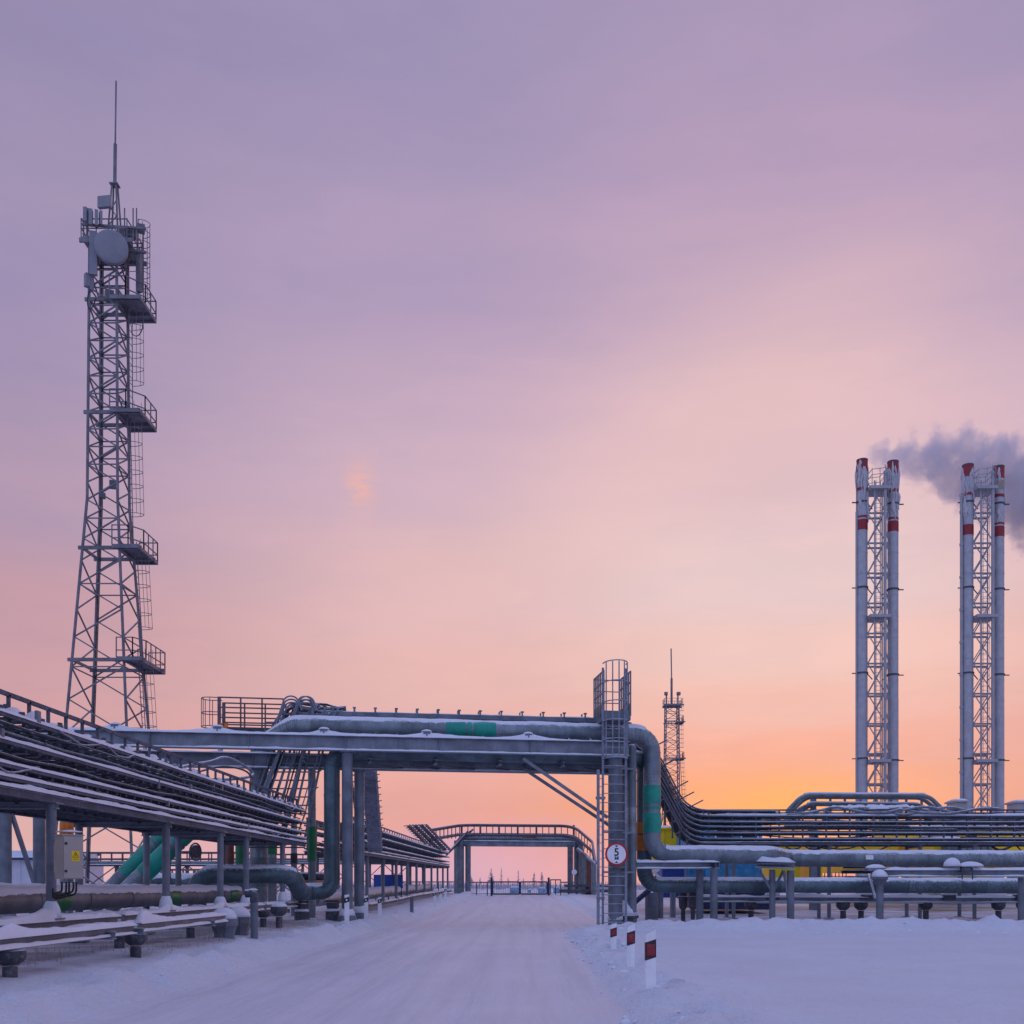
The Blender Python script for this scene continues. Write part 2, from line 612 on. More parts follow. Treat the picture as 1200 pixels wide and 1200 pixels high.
# ------------------------------------------------------------------ ground
def gz(x, y):
    z = .62 * ss(42, 104, y)
    z += .30 * ss(-5.7, -7.6, x) * (1 - ss(60, 100, y) * .6)
    z += .05 * nz(x * .22, y * .22) * (1 - .6 * ss(-5.8, -5.0, x) * ss(2.2, 1.0, x))
    rough = .02
    if 3 < y < 60:
        z += .035 * nz(x * .55, y * .55, 21) + .03 * max(0, nz(x * .8 + y * .3, y * .7, 23))
    if y < 110:
        lump = nz(x * 1.1, y * 1.1, 3) * .55 + (.5 - abs(nz(x * 1.9, y * 1.9, 5)) * 1.6) * .35 + nz(x * 3.6, y * 3.6, 6) * .3
        lb = math.exp(-((x + 5.95 + .25 * nz(y * .3, 7)) / .55) ** 2)
        z += lb * (.25 + .14 * lump + .12 * nz(x * .6, y * .4, 33) + .16 * abs(nz(x * 2, y * 2, 35)))
        rb = math.exp(-((x - 1.75 - .18 * nz(y * .35, 2)) / .6) ** 2) * ss(34.5, 31, y) * ss(6, 9.5, y)
        z += rb * (.20 + .22 * lump + .30 * nz(x * .7, y * .6, 31) + .22 * abs(nz(x * 1.7, y * 1.3, 32)) + .10 * abs(nz(x * 3.5, y * 3.5, 34)))
        rb2 = math.exp(-((x - 2.6) / .9) ** 2) * ss(34, 31, y) * ss(6, 12, y)
        z += rb2 * (.04 + .10 * lump)
        hh = (.18 + .24 * ss(2.5, 8, x)) * ss(1.2, 2.6, x)
        yc = 35.4 + .5 * nz(x * .25, 4)
        d = (y - yc) / (.75 if y < yc else 1.4)
        bk = math.exp(-d * d)
        z += bk * (hh * (.8 + .75 * lump) + .05 * nz(x * 6, y * 6, 2) + .17 * abs(nz(x * 1.6, y * 1.6, 12)) + .08 * abs(nz(x * 3.3, y * 3.3, 14)))
        rough += .05 * max(lb, rb, bk)
        if x > 3.5:
            z += .1 * ss(36, 40, y)
    z += rough * nz(x * 2.3, y * 2.3, 8)
    return z


def axis(segs):
    out = [segs[0][0]]
    for a, b, st in segs:
        n = max(1, int(round((b - a) / st)))
        out += [a + (b - a) * (i + 1) / n for i in range(n)]
    return out


def road_edges(y):
    l, r = -5.45, 1.35
    r += 2.0 * ss(33, 38, y) - 1.0 * ss(60, 96, y)
    return l + .9 * ss(70, 98, y), r


xs = axis([(-3000, -400, 400), (-400, -80, 40), (-80, -14, 2.2), (-14, -7, .25), (-7, 4, .14), (4, 24, .2), (24, 80, 1.6), (80, 400, 40), (400, 3000, 400)])
ys = axis([(-60, 2, 8), (2, 9.6, .6), (9.6, 32, .17), (32, 39, .13), (39, 60, .5), (60, 110, 1.6), (110, 400, 20), (400, 5200, 600)])
mb = MB()
nx = len(xs)
for y in ys:
    l, r = road_edges(y)
    for x in xs:
        z = gz(x, y)
        if 3 < y < 99:
            z -= .09 * ss(l, l + .5, x) * ss(r, r - .5, x)
        mb.v.append(V((x, y, z)))
for i in range(len(ys) - 1):
    for j in range(nx - 1):
        mb.face((i * nx + j, i * nx + j + 1, (i + 1) * nx + j + 1, (i + 1) * nx + j), True)
g = mb.build('snowy_ground', 'ground')
g['kind'] = 'structure'
mb = MB()
yr = axis([(3, 9.6, .6), (9.6, 45, .25), (45, 99, 1.0)])
K = 36
for y in yr:
    l, r = road_edges(y)
    for j in range(K + 1):
        u = j / K
        x = l + .1 + (r - l - .2) * u
        e = min(u, 1 - u) * K
        rut = -.045 * sum(math.exp(-((x - q - .35 * nz(y * .06, q)) / .22) ** 2) for q in (-4.3, -3.7, -2.5, -1.1, .3)) + .02 * nz(x * 5, y * .5, 3) + .012 * nz(x * 6, y * 6)
        mb.v.append(V((x, y, gz(x, y) + rut - (.06 if e < 1 else .015))))
for i in range(len(yr) - 1):
    for j in range(K):
        mb.face((i * (K + 1) + j, i * (K + 1) + j + 1, (i + 1) * (K + 1) + j + 1, (i + 1) * (K + 1) + j), True)
g = mb.build('snow_road', 'road')
g['kind'] = 'structure'

# dry grass tips that stick out of the shallow snow
mb = MB()
for i in range(5200):
    if rnd.random() < .62:
        x, y = -7.0 - 11 * rnd.random() ** 1.3, 13 + 30 * rnd.random()
    else:
        x, y = 4 + 20 * rnd.random(), 36.8 + 3.2 * rnd.random() ** 2
    if nz(x * .5, y * .35, 11) < -.12:
        continue
    z = gz(x, y)
    h = .06 + .16 * rnd.random() ** 2
    a = rnd.random() * 6.28
    dx, dy = math.cos(a), math.sin(a)
    lx, ly = rnd.uniform(-.5, .5) * h, rnd.uniform(-.5, .5) * h
    b = len(mb.v)
    wd = .006
    mb.v += [V((x - dx * wd, y - dy * wd, z - .02)), V((x + dx * wd, y + dy * wd, z - .02)), V((x + lx, y + ly, z + h))]
    mb.face((b, b + 1, b + 2))
g = mb.build('dry_grass', 'straw')
g['kind'] = 'stuff'; g['label'] = 'sparse dry grass tips poking through the shallow snow under the pipes'

# loose clods thrown up by the plough
mb = MB()
for i in range(420):
    q = rnd.random()
    if q < .42:
        x = 1.8 + 22 * rnd.random(); y = 34.6 + rnd.gauss(-.7, .75)
    elif q < .72:
        y = 9 + 25 * rnd.random(); x = 1.6 + rnd.gauss(.0, .42)
    else:
        y = 11 + 45 * rnd.random(); x = -5.8 + rnd.gauss(0, .22)
    r = (.02 + .06 * rnd.random() ** 2.6) * (.6 if x < 0 else 1)
    if -5.3 < x < 1.0:
        continue
    mb.heap((x, y, gz(x, y) - r * .45), r * rnd.uniform(.8, 1.4), r * rnd.uniform(.8, 1.4), r * rnd.uniform(.7, 1.1), i * .37, 6)
g = mb.build('snow_clods', 'snow')
g['kind'] = 'stuff'; g['label'] = 'loose snow clods along the ploughed road edges'
# ------------------------------------------------------------------ cable and pipe racks
def rack(name, label, cat, mp, L0, L1, W, posts, levels, top, base_z, loc, seed=1, post_r=.085, ncab=14, rung=.46, cb=1.6, group=None, stub=.69, snowy=1.0, lvl_thick=.065, fine=True, ups=(2.0, .3)):
    """a long steel rack: two rows of posts, tiers of ladder tray with cables lying in them.
    mp(l, w, z): l along the rack, w across (0 = face towards the road)"""
    rd = random.Random(seed)
    th = T(name, label, cat, loc, group)
    z0 = levels[0]
    for l in posts:
        for w in (.06, W - .06):
            bz = base_z(l, w)
            p = MB()
            p.tube([mp(l, w, bz), mp(l, w, z0 - .06)], post_r, 12)
            p.box(mp(l, w, bz + .015), .34, .34, .03)
            p.box(mp(l, w, z0 - .07), .3, .3, .02)
            po = p.build('post', 'steel', th)
            if fine:
                q = MB(); q.heap(mp(l, w, bz + .03), .16, .16, .30 + .12 * rd.random(), seed + l)
                q.build('snow', 'snow', po)
        b = MB().ibeam(mp(l, -.06, z0 - .11), mp(l, W + .06, z0 - .11), .12, .12)
        b.build('cross_beam', 'girder', th)
    for w in (.0, W):
        b = MB().ibeam(mp(L0, w, z0), mp(L1, w, z0), .12, .15)
        bo = b.build('beam', 'raild', th)
        MB().strip(mp(L0, w, z0 + .075), mp(L1, w, z0 + .075), .13, .055 * snowy, seed=seed + w).build('snow', 'snow', bo)
    for li, z in enumerate(levels):
        t = MB()
        for w in (0, W * .5, W):
            if li == 0 and w != W * .5:
                continue
            t.bar(mp(L0, w, z), mp(L1, w, z), .045, lvl_thick)
        n = int((L1 - L0) / rung)
        for i in range(n):
            l = L0 + (i + .5) * rung
            t.bar(mp(l, .02, z - .02), mp(l, W - .02, z - .02), .05, .035)
        to = t.build('cable_tray', 'raild', th)
        cm = MB()
        for k in range(ncab):
            w = .12 + (W - .24) * rd.random()
            r = rd.choice([.014, .018, .024, .03, .036])
            pts = []
            l = L0 + rd.random() * .3
            zz = z + .02 + r + .05 * rd.random()
            cm.mi = rd.choice([0, 0, 0, 1])
            while l < L1 - .2:
                pts.append(mp(l, min(W - .08, max(.07, w + rd.uniform(-.05, .05))), zz + rd.uniform(-.02, .025)))
                l += cb * rd.uniform(.7, 1.1)
            pts.append(mp(L1 - .05, w, zz))
            cm.tube(pts, r, 6)
        if fine:
            for i in range(n):                          # saddles and clips under the tray, seen as a dotted line
                l = L0 + (i + .5) * rung
                cm.mi = 0
                for w in (.05, W * .3):
                    cm.box(mp(l, w, z - .06), .06, .08, .05)
        cm.build('cable_bundle', ['cable', 'cablef'], to)
        if li:
            s = MB()
            s.strip(mp(L0, 0, z + lvl_thick / 2), mp(L1, 0, z + lvl_thick / 2 - .01), .08, .05 * snowy, amp=.3, seed=seed + li * 2.3)
            if fine:
                l = L0
                while l < L1 - 1:
                    a = rd.uniform(.4, 1.7)
                    w = rd.uniform(.15, W - .2)
                    s.strip(mp(l, w, z + .06), mp(min(L1 - .05, l + a), w + rd.uniform(-.03, .03), z + .06), .1 + .1 * rd.random(), .05, seed=l)
                    l += a * rd.uniform(.25, .9)
            s.build('snow', 'snow', to)
    if fine:                                            # brackets, clamps and small boxes between the tiers
        for i in range(90):
            k_ = MB()
            l = L0 + (L1 - L0) * rd.random(); w = rd.choice([rd.uniform(-.03, .1), rd.uniform(.1, .9)])
            z = rd.choice(levels[1:]) + rd.uniform(-.16, .16)
            if rd.random() < .55:
                k_.box(mp(l, w, z), .05, rd.uniform(.05, .14), rd.uniform(.08, .26))
            else:
                k_.bar(mp(l, w, z), mp(l + rd.uniform(-.25, .25), w + rd.uniform(.1, .5), z + rd.uniform(-.08, .12)), .035)
            k_.build('bracket', 'steel', th)
        for i in range(7):                              # sagging loops of loose cable
            l = L0 + 2 + (L1 - L0 - 5) * rd.random(); z = rd.choice(levels[1:]); a = rd.uniform(.8, 2.2)
            pts = [mp(l + a * j / 8, -.03, z + .02 - rd.uniform(.08, .14) * (1 - ((j - 4) / 4) ** 2)) for j in range(9)]
            MB().tube(pts, .018, 6).build('hanging_loop', 'cablef', th)
        # thin conduits clipped along the road face between the tiers
        for k, zc in enumerate((3.16, 3.66, 4.02, 4.12)):
            c_ = MB(); pts = []; l = L0
            while l < L1:
                pts.append(mp(l, -.02 + .05 * (k % 3) + rd.uniform(-.015, .015), zc + rd.uniform(-.035, .03))); l += 1.45
            c_.tube(pts, (.018, .026, .02)[k % 3], 6)
            co = c_.build('conduit', 'cable' if k % 2 else 'cablef', th)
    n = int((L1 - L0) / ups[0])
    for i in range(n + 1):
        l = L0 + .4 + i * (L1 - L0 - .8) / max(1, n)
        for w in (W * ups[1] + .03, W - .04):
            MB().bar(mp(l, w, z0 + .075), mp(l, w, top), .06, .09).build('upright', 'dark', th)
    # top rail on short stubs, snow lying on the rungs between
    t = MB()
    t.bar(mp(L0, .3, top + .05), mp(L1, .3, top + .05), .05, .07)
    t.bar(mp(L0, W - .1, top), mp(L1, W - .1, top), .06, .09)
    l = L0 + .2
    q = MB()
    while l < L1 - .1:
        t.bar(mp(l, .3, levels[-1] + .04), mp(l, .3, top + .05), .05, .05)
        t.bar(mp(l, .04, levels[-1] + .12), mp(l, W - .1, levels[-1] + .12), .05, .06)
        q.strip(mp(l - .31, .2, levels[-1] + .1), mp(l + .31, .26, levels[-1] + .13), .24, .10 * snowy, seed=l, amp=.5)
        l += stub
    to = t.build('top_rail', 'raild', th)
    q.build('snow', 'snow', to)
    return th


FR = -8.2


def mpL(l, w, z):
    return V((FR - w, l, z))


LV = [3.08, 3.28, 3.48, 3.85, 4.27]
rack1 = rack('cable_rack', 'long near cable rack with snowy trays on slim round posts, filling the left edge', 'cable rack', mpL, 11.0, 37.6, 2.1,
             [13.0, 17.7, 23.3, 27.4, 29.9, 34.3], LV, 4.66, lambda l, w: 1.0 if w < 1 else .3, (FR - 1.2, 24, .3), seed=3, ncab=13)


def mpL2(l, w, z):
    return V((-7.7 - w, l, z + .3 * ss(47, 100, l)))


rack2 = rack('cable_rack', 'far cable rack running from behind the pipe bridge to the distant gantry', 'cable rack', mpL2, 46.5, 99, 2.5,
             [49, 54.4, 59.8, 65.2, 70.6, 76, 81.4, 86.8, 92.2, 97.6], [3.05, 3.25, 3.5, 3.95, 4.3], 4.62, lambda l, w: gz(-7.7 - w, l) + .35, (-8.9, 70, .5), seed=5, ncab=14, rung=.8, cb=2.6, fine=False, stub=1.1)

# low steel frame that carries the posts of the near rack
fr = T('steel_frame', 'low snow-loaded steel frame on piles under the near cable rack', 'steel frame', (-8.2, 22, .25))


def longbeam(X, y0, y1, z, h=.17, w=.15, tents=()):
    b = MB().ibeam((X, y0, z), (X, y1, z), w, h).build('beam', 'steel', fr)
    s = MB()
    s.strip((X, y0, z + h / 2), (X, y1, z + h / 2), w + .03, .07, seed=X + y0, tents=tents)
    s.strip((X + w * .3, y0, z - h / 2 + .02), (X + w * .3, y1, z - h / 2 + .02), .07, .045, seed=y1)
    s.build('snow', 'snow', b)


longbeam(-8.2, 11.5, 20.4, .90, tents=((5.9, .16, .4), (3, .1, .3)))
longbeam(-8.2, 20.6, 31.5, .91, tents=((2.7, .14, .35), (6.8, .15, .35)))
longbeam(-8.2, 31.7, 37.0, .91)
longbeam(-7.3, 11.5, 18.9, .78, tents=((2.9, .16, .35),))
longbeam(-7.3, 19.1, 24.6, .80, tents=((.3, .2, .3),))
longbeam(-9.1, 12, 36, .88)
for y in (13.0, 17.7, 19.0, 23.3, 27.4, 29.9, 34.3):
    b = MB().ibeam((-10.7, y, .73), (-7.15 if y < 25 else -8.0, y, .73), .14, .14).build('cross_beam', 'girder', fr)
    MB().strip((-10.6, y, .8), (-8.35, y, .8), .16, .06, seed=y).build('snow', 'snow', b)


def pile(parent, X, Y, ztop, r=.10, head=.21, hh=.22, snowh=.12, mat='dark', n=10):
    p = MB()
    zg = gz(X, Y) - .3
    p.tube([(X, Y, zg), (X, Y, ztop - hh - .02)], r, 12)
    p.lathe([(r + .01, ztop - hh), (head * .85, ztop - hh * .75), (head, ztop - hh * .5), (head, ztop - .012)], (X, Y, 0), n, smooth=False)
    o = p.build('pile', mat, parent)
    if snowh:
        MB().heap((X, Y, ztop - .012), head * .96, head * .96, snowh, X + Y).build('snow', 'snow', o)
    return o


for X, Y, zt in ((-7.3, 14.4, .69), (-7.3, 19.0, .70), (-8.2, 14.6, .81), (-8.2, 20.5, .81), (-8.2, 24.8, .81), (-8.2, 31.6, .81), (-10.4, 17.7, .65), (-10.4, 23.3, .65), (-10.4, 29.9, .65)):
    pile(fr, X, Y, zt, snowh=0)

# two bucket-headed piles and the vent pole in front
for i, (px, py, Y, lab) in enumerate(((263, 1076, 25.2, 'nearer fat octagonal pile head capped with a cone of snow'),
                                      (280, 1074, 26.6, 'fat octagonal pile head with snow, tucked right behind a nearer one'))):
    p = at(px, py, Y)
    zg = gz(p.x, p.y)
    t = T('pile_head', lab, 'pile head', (p.x, p.y, zg), 'octagonal bucket pile heads')
    b = MB()
    b.lathe([(.21, zg - .25), (.25, zg + .1), (.30, p.z - .22), (.30, p.z - .2), (.33, p.z - .19), (.33, p.z - .01)], (p.x, p.y, 0), 8, smooth=False)
    for k in range(4):
        a = R(45 * k * 2 + 22)
        b.bar((p.x + .2 * math.cos(a), p.y + .2 * math.sin(a), zg + .1), (p.x + .29 * math.cos(a), p.y + .29 * math.sin(a), p.z - .2), .03, .05)
    b.build('body', 'steel', t)
    MB().heap((p.x, p.y, p.z - .01), .32, .32, .28, i * 3).build('snow', 'snow', t)
p = at(298, 1105, 26.0)
t = T('vent_pole', 'short grey round vent pole with a dark bent cap, by the road edge', 'vent pole', (p.x, p.y, gz(p.x, p.y)))
zt = at(298, 1053, 26).z
MB().tube([(p.x, p.y, gz(p.x, p.y) - .3), (p.x, p.y, zt)], .095, 16).build('pole', 'steel', t)
MB().tube(fillet([(p.x, p.y, zt - .1), (p.x, p.y, zt + .14), (p.x - .22, p.y, zt + .13)], .13), .11, 14).build('cap', 'dark', t)
MB().heap((p.x - .03, p.y, zt + .21), .13, .1, .05).build('snow', 'snow', t)
p = at(327, 1062, 31)
t = T('pile_head', 'small dark flared pile standing in the snow left of the pipe bend', 'pile head', (p.x, p.y, .2))
pile(t, p.x, p.y, p.z, .1, .25, .3, .12)

# control cabinet on the first post
cx, cy = -8.02, 17.45
t = T('control_cabinet', 'beige metal control cabinet with a yellow warning triangle, mounted on a rack post', 'cabinet', (cx, cy, 1.75))
z0, z1 = 1.70, 2.42
rz = R(47)
ax, ay = V((math.cos(rz), math.sin(rz), 0)), V((-math.sin(rz), math.cos(rz), 0))
cc = V((at(81, 1003, 17.2).x, 17.2, (z0 + z1) / 2))
bd = MB(); bd.box(cc, .34, .31, z1 - z0, rz)
bd.box(cc + Z * (.012 + (z1 - z0) / 2), .37, .34, .02, rz)
bd.box(cc - ax * .0 + ay * .22, .3, .06, .5, rz)
bd.build('body', 'beige', t)
fc = cc - ay * .155
d = MB(); d.box(fc - ay * .012, .32, .022, z1 - z0 - .03, rz)
do = d.build('door', 'beige', t)
lk = MB()
for zz in (z0 + .13, z1 - .13):
    q = fc - ay * .024 - ax * .13 + Z * (zz - cc.z)
    lk.tube([q, q - ay * .02], .022, 10)
lk.build('lock', 'black', do)
tr = MB()
q = fc - ay * .025 + ax * .03 + Z * .02
tr.box(q, .13, .004, .17, rz)
to = tr.build('warning_sign', 'yellow', do)
tr = MB(); b = len(tr.v)
q2 = q - ay * .004 + Z * .02
for (a0, h0), (a1, h1) in (((-.05, -.045), (.05, -.045)), ((.05, -.045), (0, .05)), ((0, .05), (-.05, -.045))):
    tr.bar(q2 + ax * a0 + Z * h0, q2 + ax * a1 + Z * h1, .004, .008, up=ay)
tr.bar(q2 + ax * .008 + Z * .028, q2 - ax * .008 + Z * .002, .004, .007, up=ay)
tr.bar(q2 - ax * .008 + Z * .002, q2 + ax * .010 - Z * .004, .004, .007, up=ay)
tr.bar(q2 + ax * .010 - Z * .004, q2 - ax * .006 - Z * .034, .004, .007, up=ay)
tr.bar(q2 - ax * .045 - Z * .075, q2 + ax * .045 - Z * .075, .004, .009, up=ay)
tr.build('lettering', 'black', to)
cb = MB()
for k in range(5):
    a = cc + ax * (-.12 + .06 * k) - Z * (.41) - ay * .03 * (k % 2)
    cb.tube(fillet([a, a - Z * (.16 + .04 * (k % 3)), V((FR + .02, 17.62, z0 - .24 - .03 * k)), V((FR - .05, 17.7, z0 - .05))], .1, 5), .017, 7)
cb.build('cable', 'black', t)
MB().strip(cc + Z * .435 - ax * .17, cc + Z * .435 + ax * .17, .33, .025).build('snow', 'snow', t)


# ------------------------------------------------------------------ large pipes on the left
def pipeline(label, pts, rad, r, mat='clad', bands=(), snow=True, joint=1.1, cat='pipeline', group=None, ang=60, th=.05, n=20, sup=()):
    f = fillet(pts, rad) if rad else [V(p) for p in pts]
    mid = f[len(f) // 2]
    t = T('pipeline', label, cat, f[0], group)
    mb = MB(); clad_pipe(mb, f, r, joint, n)
    mb.build('pipe', mat, t)
    for d0, d1, bm in bands:
        a, ta = along(f, d0); e, te = along(f, d1)
        seg = [a, e]
        MB().tube(seg, r + .022, n).build('colour_band', bm, t)
    if snow:
        run, k = [], 0
        s = MB()
        for i in range(len(f) - 1):
            flat = abs((f[i + 1] - f[i]).normalized().z) < .45
            if flat:
                if not run:
                    run = [f[i]]
                run.append(f[i + 1])
            if (not flat or i == len(f) - 2) and run:
                if plen(run) > .4:
                    s.pcap(run, r, ang, th, seed=k * 5 + r); k += 1
                run = []
        if s.v:
            s.build('snow', 'snow', t)
    return t, f


XP = -9.6
pipeline('low rust-streaked pipe with green bands and thick snow, lying behind the rack posts', [(XP, 11, 1.30), (XP, 33.6, 1.28)], 0, .23, 'rust',
         bands=((9.0, 10.0, 'dgreen'), (15.4, 16.6, 'dgreen'), (21.2, 22.0, 'dgreen')), ang=58, th=.07, joint=2.4)
t = T('pipeline', 'second low pipe half buried in snow, behind the rust-streaked one', 'pipeline', (-10.6, 11, 1.2))
f = [V((-10.7, 11, 1.42)), V((-10.7, 34, 1.36))]
m_ = MB(); clad_pipe(m_, f, .16, 1.2, 14); m_.build('pipe', 'cladd', t)
MB().pcap(f, .16, 80, .08, seed=8).build('snow', 'snow', t)
for i, (x0, x1, Y, lab) in enumerate(((126, 222, 33.2, 'farther of two sloping pipes with green bands, rising behind the rack'),
                                      (146, 246, 32.0, 'nearer of two sloping pipes with green bands, rising behind the rack'))):
    a, b = at(x0, 1046, Y), at(x1, 950, Y)
    pipeline(lab, [a - V((.5, 0, .5)), a, b, b + V((.6, .3, .2))], .5, .27, 'clad', bands=((1.55, 2.75, 'green'), (2.95, 3.02, 'green'), (3.1, 4.1, 'green')), snow=False, joint=.8,
             group='sloping green banded pipes')
# horizontal pipe behind the posts that dives and turns up into the bridge, crosses it and comes down on the right
A_ = R(8.9)
DU, DV = V((math.cos(A_), math.sin(A_), 0)), V((-math.sin(A_), math.cos(A_), 0))
B0 = V((3.4, 38.8, 0))


def br(u, v, z):
    return B0 + DU * u + DV * v + Z * z


def bu(px, v=0.0):
    k = (px - CX) / FP
    return (k * (38.8 + math.cos(A_) * v) - 3.4 + math.sin(A_) * v) / (math.cos(A_) - k * math.sin(A_))


def bz(px, py, v=0.0):
    return EYE - (py - HZ) * br(bu(px, v), v, 0).y / FP


VB = .66
pB = [at(231, 1062, 33.6), at(231, 1025, 33.6), at(343, 1025, 34.4), V((at(350, 1046, 35).x, 35.2, 1.36)), br(bu(389, VB) - .95, VB, 1.34), br(bu(389, VB), VB, 1.34), br(bu(389, VB), VB, 6.53), br(bu(741, .8), .8, 6.53), br(bu(755, 1.5), 1.5, 6.5),
      br(bu(755, 1.5), 1.5, 1.58), V((9.2, 41.4, 1.58)), V((30, 42.4, 1.52))]
tB, fB = pipeline('smaller dark pipe looping under the rack, through the bridge and away low on the right', pB, [.5, .55, .5, .3, .62, .6, .35, .35, .6, 1.5], .295, 'cladd', ang=46, th=.035)
VA = .78
uR = bu(764, VA)
pA = [br(bu(300, VA), VA + 1.0, .9), br(bu(300, VA), VA + 1.0, 6.75), br(bu(345, VA), VA, 7.46), br(uR, VA, 7.44), br(uR, VA, 2.76), V((at(902, 1000, 40.6).x, 40.6, 2.76)), V((at(922, 1000, 43.2).x, 43.2, 2.7)), V((33, 43.8, 2.66))]
tA, fA = pipeline('large grey insulated pipe crossing on top of the bridge, then dropping past the ladder', pA, [.55, .5, .72, .72, .35, .35], .335, 'clad', ang=50, th=.05)
# green bands on it
for px0, px1 in ((522, 545), (547, 552), (555, 580)):
    MB().tube([br(bu(px0, VA), VA, 7.455), br(bu(px1, VA), VA, 7.455)], .357, 20).build('green_band', 'green', tA)
for y0, y1 in ((921, 942), (945.5, 948.5), (953, 976)):
    MB().tube([br(uR, VA, bz(764, y0, VA)), br(uR, VA, bz(764, y1, VA))], .357, 20).build('green_band', 'green', tA)
q = br(bu(755, 1.5), 1.5, 0)
for y0, y1 in ((964, 977), (979, 997)):
    MB().tube([q + Z * bz(755, y0, 1.5), q + Z * bz(755, y1, 1.5)], .317, 20).build('orange_band', 'orange', tB)

# upright banded pipes seen between the posts
for px, w_, y0, y1, Y, bands, lab in ((281, 9, 940, 1030, 41, ((984, 1012, 'dgreen'),), 'slim upright pipe with a dark green band, between two fatter uprights'),
                                    (269.5, 8, 940, 1030, 41.5, ((985, 992, 'redp'), (992, 1012, 'brownp')), 'upright pipe with a rust-brown and red band behind the rack posts'),
                                    (318, 12, 940, 1050, 42, ((988, 1001, 'dgreen'),), 'upright pipe with a short green band near the rack end'),
                                    (365.5, 9, 890, 1060, 40.5, ((969, 1009, 'dgreen'),), 'tall upright pipe with a long green band, left of the vertical bridge pipe'),
                                    (344.5, 7, 960, 1040, 42.5, ((1000, 1012, 'black'),), 'thin upright pipe with a black collar under the rack end'),
                                    (74, 7, 945, 1050, 44, ((964, 978, 'orange'),), 'left one of two thin uprights with orange bands above the cabinet'),
                                    (82, 7.5, 945, 1050, 44.6, ((964, 978, 'orange'),), 'right one of two thin uprights with orange bands above the cabinet')):
    a, b = at(px, y1, Y), at(px, y0, Y)
    r = w_ / 2 * Y / FP
    t = T('upright_pipe', lab, 'pipe', (a.x, a.y, gz(a.x, a.y)), 'banded upright pipes')
    m_ = MB(); clad_pipe(m_, [V((a.x, a.y, gz(a.x, a.y))), b], r, .9, 14); m_.build('pipe', 'clad', t)
    for q0, q1, bm in bands:
        MB().tube([at(px, q1, Y), at(px, q0, Y)], r + .02, 14).build('colour_band', bm, t)
p = at(229, 998, 38)
t = T('valve_wheel', 'dark round valve handwheel seen nearly edge-on, between rack posts', 'valve wheel', (p.x, p.y, p.z))
w_ = MB()
dr = V((.92, -.38, 0)).normalized(); sx = dr.cross(Z)
ring = [p + sx * (.30 * math.cos(a)) + Z * (.31 * math.sin(a)) for a in [i * math.pi / 12 for i in range(25)]]
w_.tube(ring, .035, 8, caps=False)
w_.tube([p - dr * .03, p + dr * .03], .25, 16)
w_.build('wheel', 'dark', t)
MB().tube([p - dr * .03, p - dr * 1.2, p - dr * 1.2 - Z * 1.4], .04, 8).build('stem', 'dark', t)
# ------------------------------------------------------------------ the pipe bridge over the road
bg_ = T('pipe_bridge', 'large grey steel pipe bridge spanning the snowy road on round columns', 'pipe bridge', tuple(br(-5, .5, 0)))
uL, uE = -25.0, bu(737, 0)


def girder(v, zc, h, w, u0, u1, name='girder', tents=(), low=True, sh=.06, mat='girder'):
    o = MB().ibeam(br(u0, v, zc), br(u1, v, zc), w, h, .03, .016)
    u = u0 + 1.2
    while u < u1:                                       # web stiffeners
        o.box(br(u, v - w * .24, zc), .014, w * .42, h - .07, A_)
        u += 3.4
    o = o.build(name, mat, bg_)
    s = MB()
    s.strip(br(u0, v, zc + h / 2), br(u1, v, zc + h / 2), w + .02, sh, seed=v + zc, tents=tents, step=.16)
    if low:
        s.strip(br(u0, v - w * .27, zc - h / 2 + .03), br(u1, v - w * .27, zc - h / 2 + .03), w * .42, .055, seed=v + 4)
    s.build('snow', 'snow', o)


zf = bz(560, 883.5, 0) ; zt_ = bz(560, 866, 0)
sad = [bu(px, 0) for px in (135, 255, 379.5, 500, 619)]
girder(0, (zf + zt_) / 2, zt_ - zf, .30, uL, uE, tents=[(u - uL, .20, .55) for u in sad])
z6 = bz(560, 905, 1.3)
girder(1.3, z6 + .28, .56, .30, uL, bu(735, 1.3))
for u in sad:
    m_ = MB(); m_.box(br(u, -.02, zt_ + .11), .26, .2, .22, A_); m_.box(br(u, -.125, zt_ + .11), .05, .03, .2, A_)
    o = m_.build('saddle', 'girder', bg_)
    MB().heap(br(u, 0, zt_ + .22), .2, .17, .09, u).build('snow', 'snow', o)
u = uL + .5
while u < uE - .3:
    o = MB().ibeam(br(u, .16, zt_ - .16), br(u, 1.14, zt_ - .16), .16, .2).build('cross_beam', 'girder', bg_)
    o = MB().ibeam(br(u + .8, .16, z6 + .25), br(u + .8, 1.14, z6 + .25), .14, .16).build('cross_beam', 'girder', bg_)
    u += 2.4
for k in range(7):                                      # plan bracing between the girders
    u = bu(430) + k * 1.35
    MB().bar(br(u, .12, z6 + .1), br(u + 1.35, 1.2, z6 + .1) if k % 2 else br(u + 1.35, 1.2, z6 + .1), .07, .05).build('brace', 'dark', bg_)


def column(px, v, ztop, r, cap=True, base=True):
    u = bu(px, v)
    p = br(u, v, 0)
    zg = gz(p.x, p.y)
    m_ = MB().tube([(p.x, p.y, zg - .2), (p.x, p.y, ztop)], r, 18)
    m_.tube([(p.x, p.y, ztop - .05), (p.x, p.y, ztop)], r + .1, 18)
    if base:
        m_.lathe([(.34, zg - .2), (.36, zg + .16), (.30, zg + .3), (r + .02, zg + .36)], (p.x, p.y, 0), 8, smooth=False)
    o = m_.build('column', 'steel', bg_)
    MB().heap((p.x, p.y, zg + .28), .3, .28, .36, px).build('snow', 'snow', o)
    return p


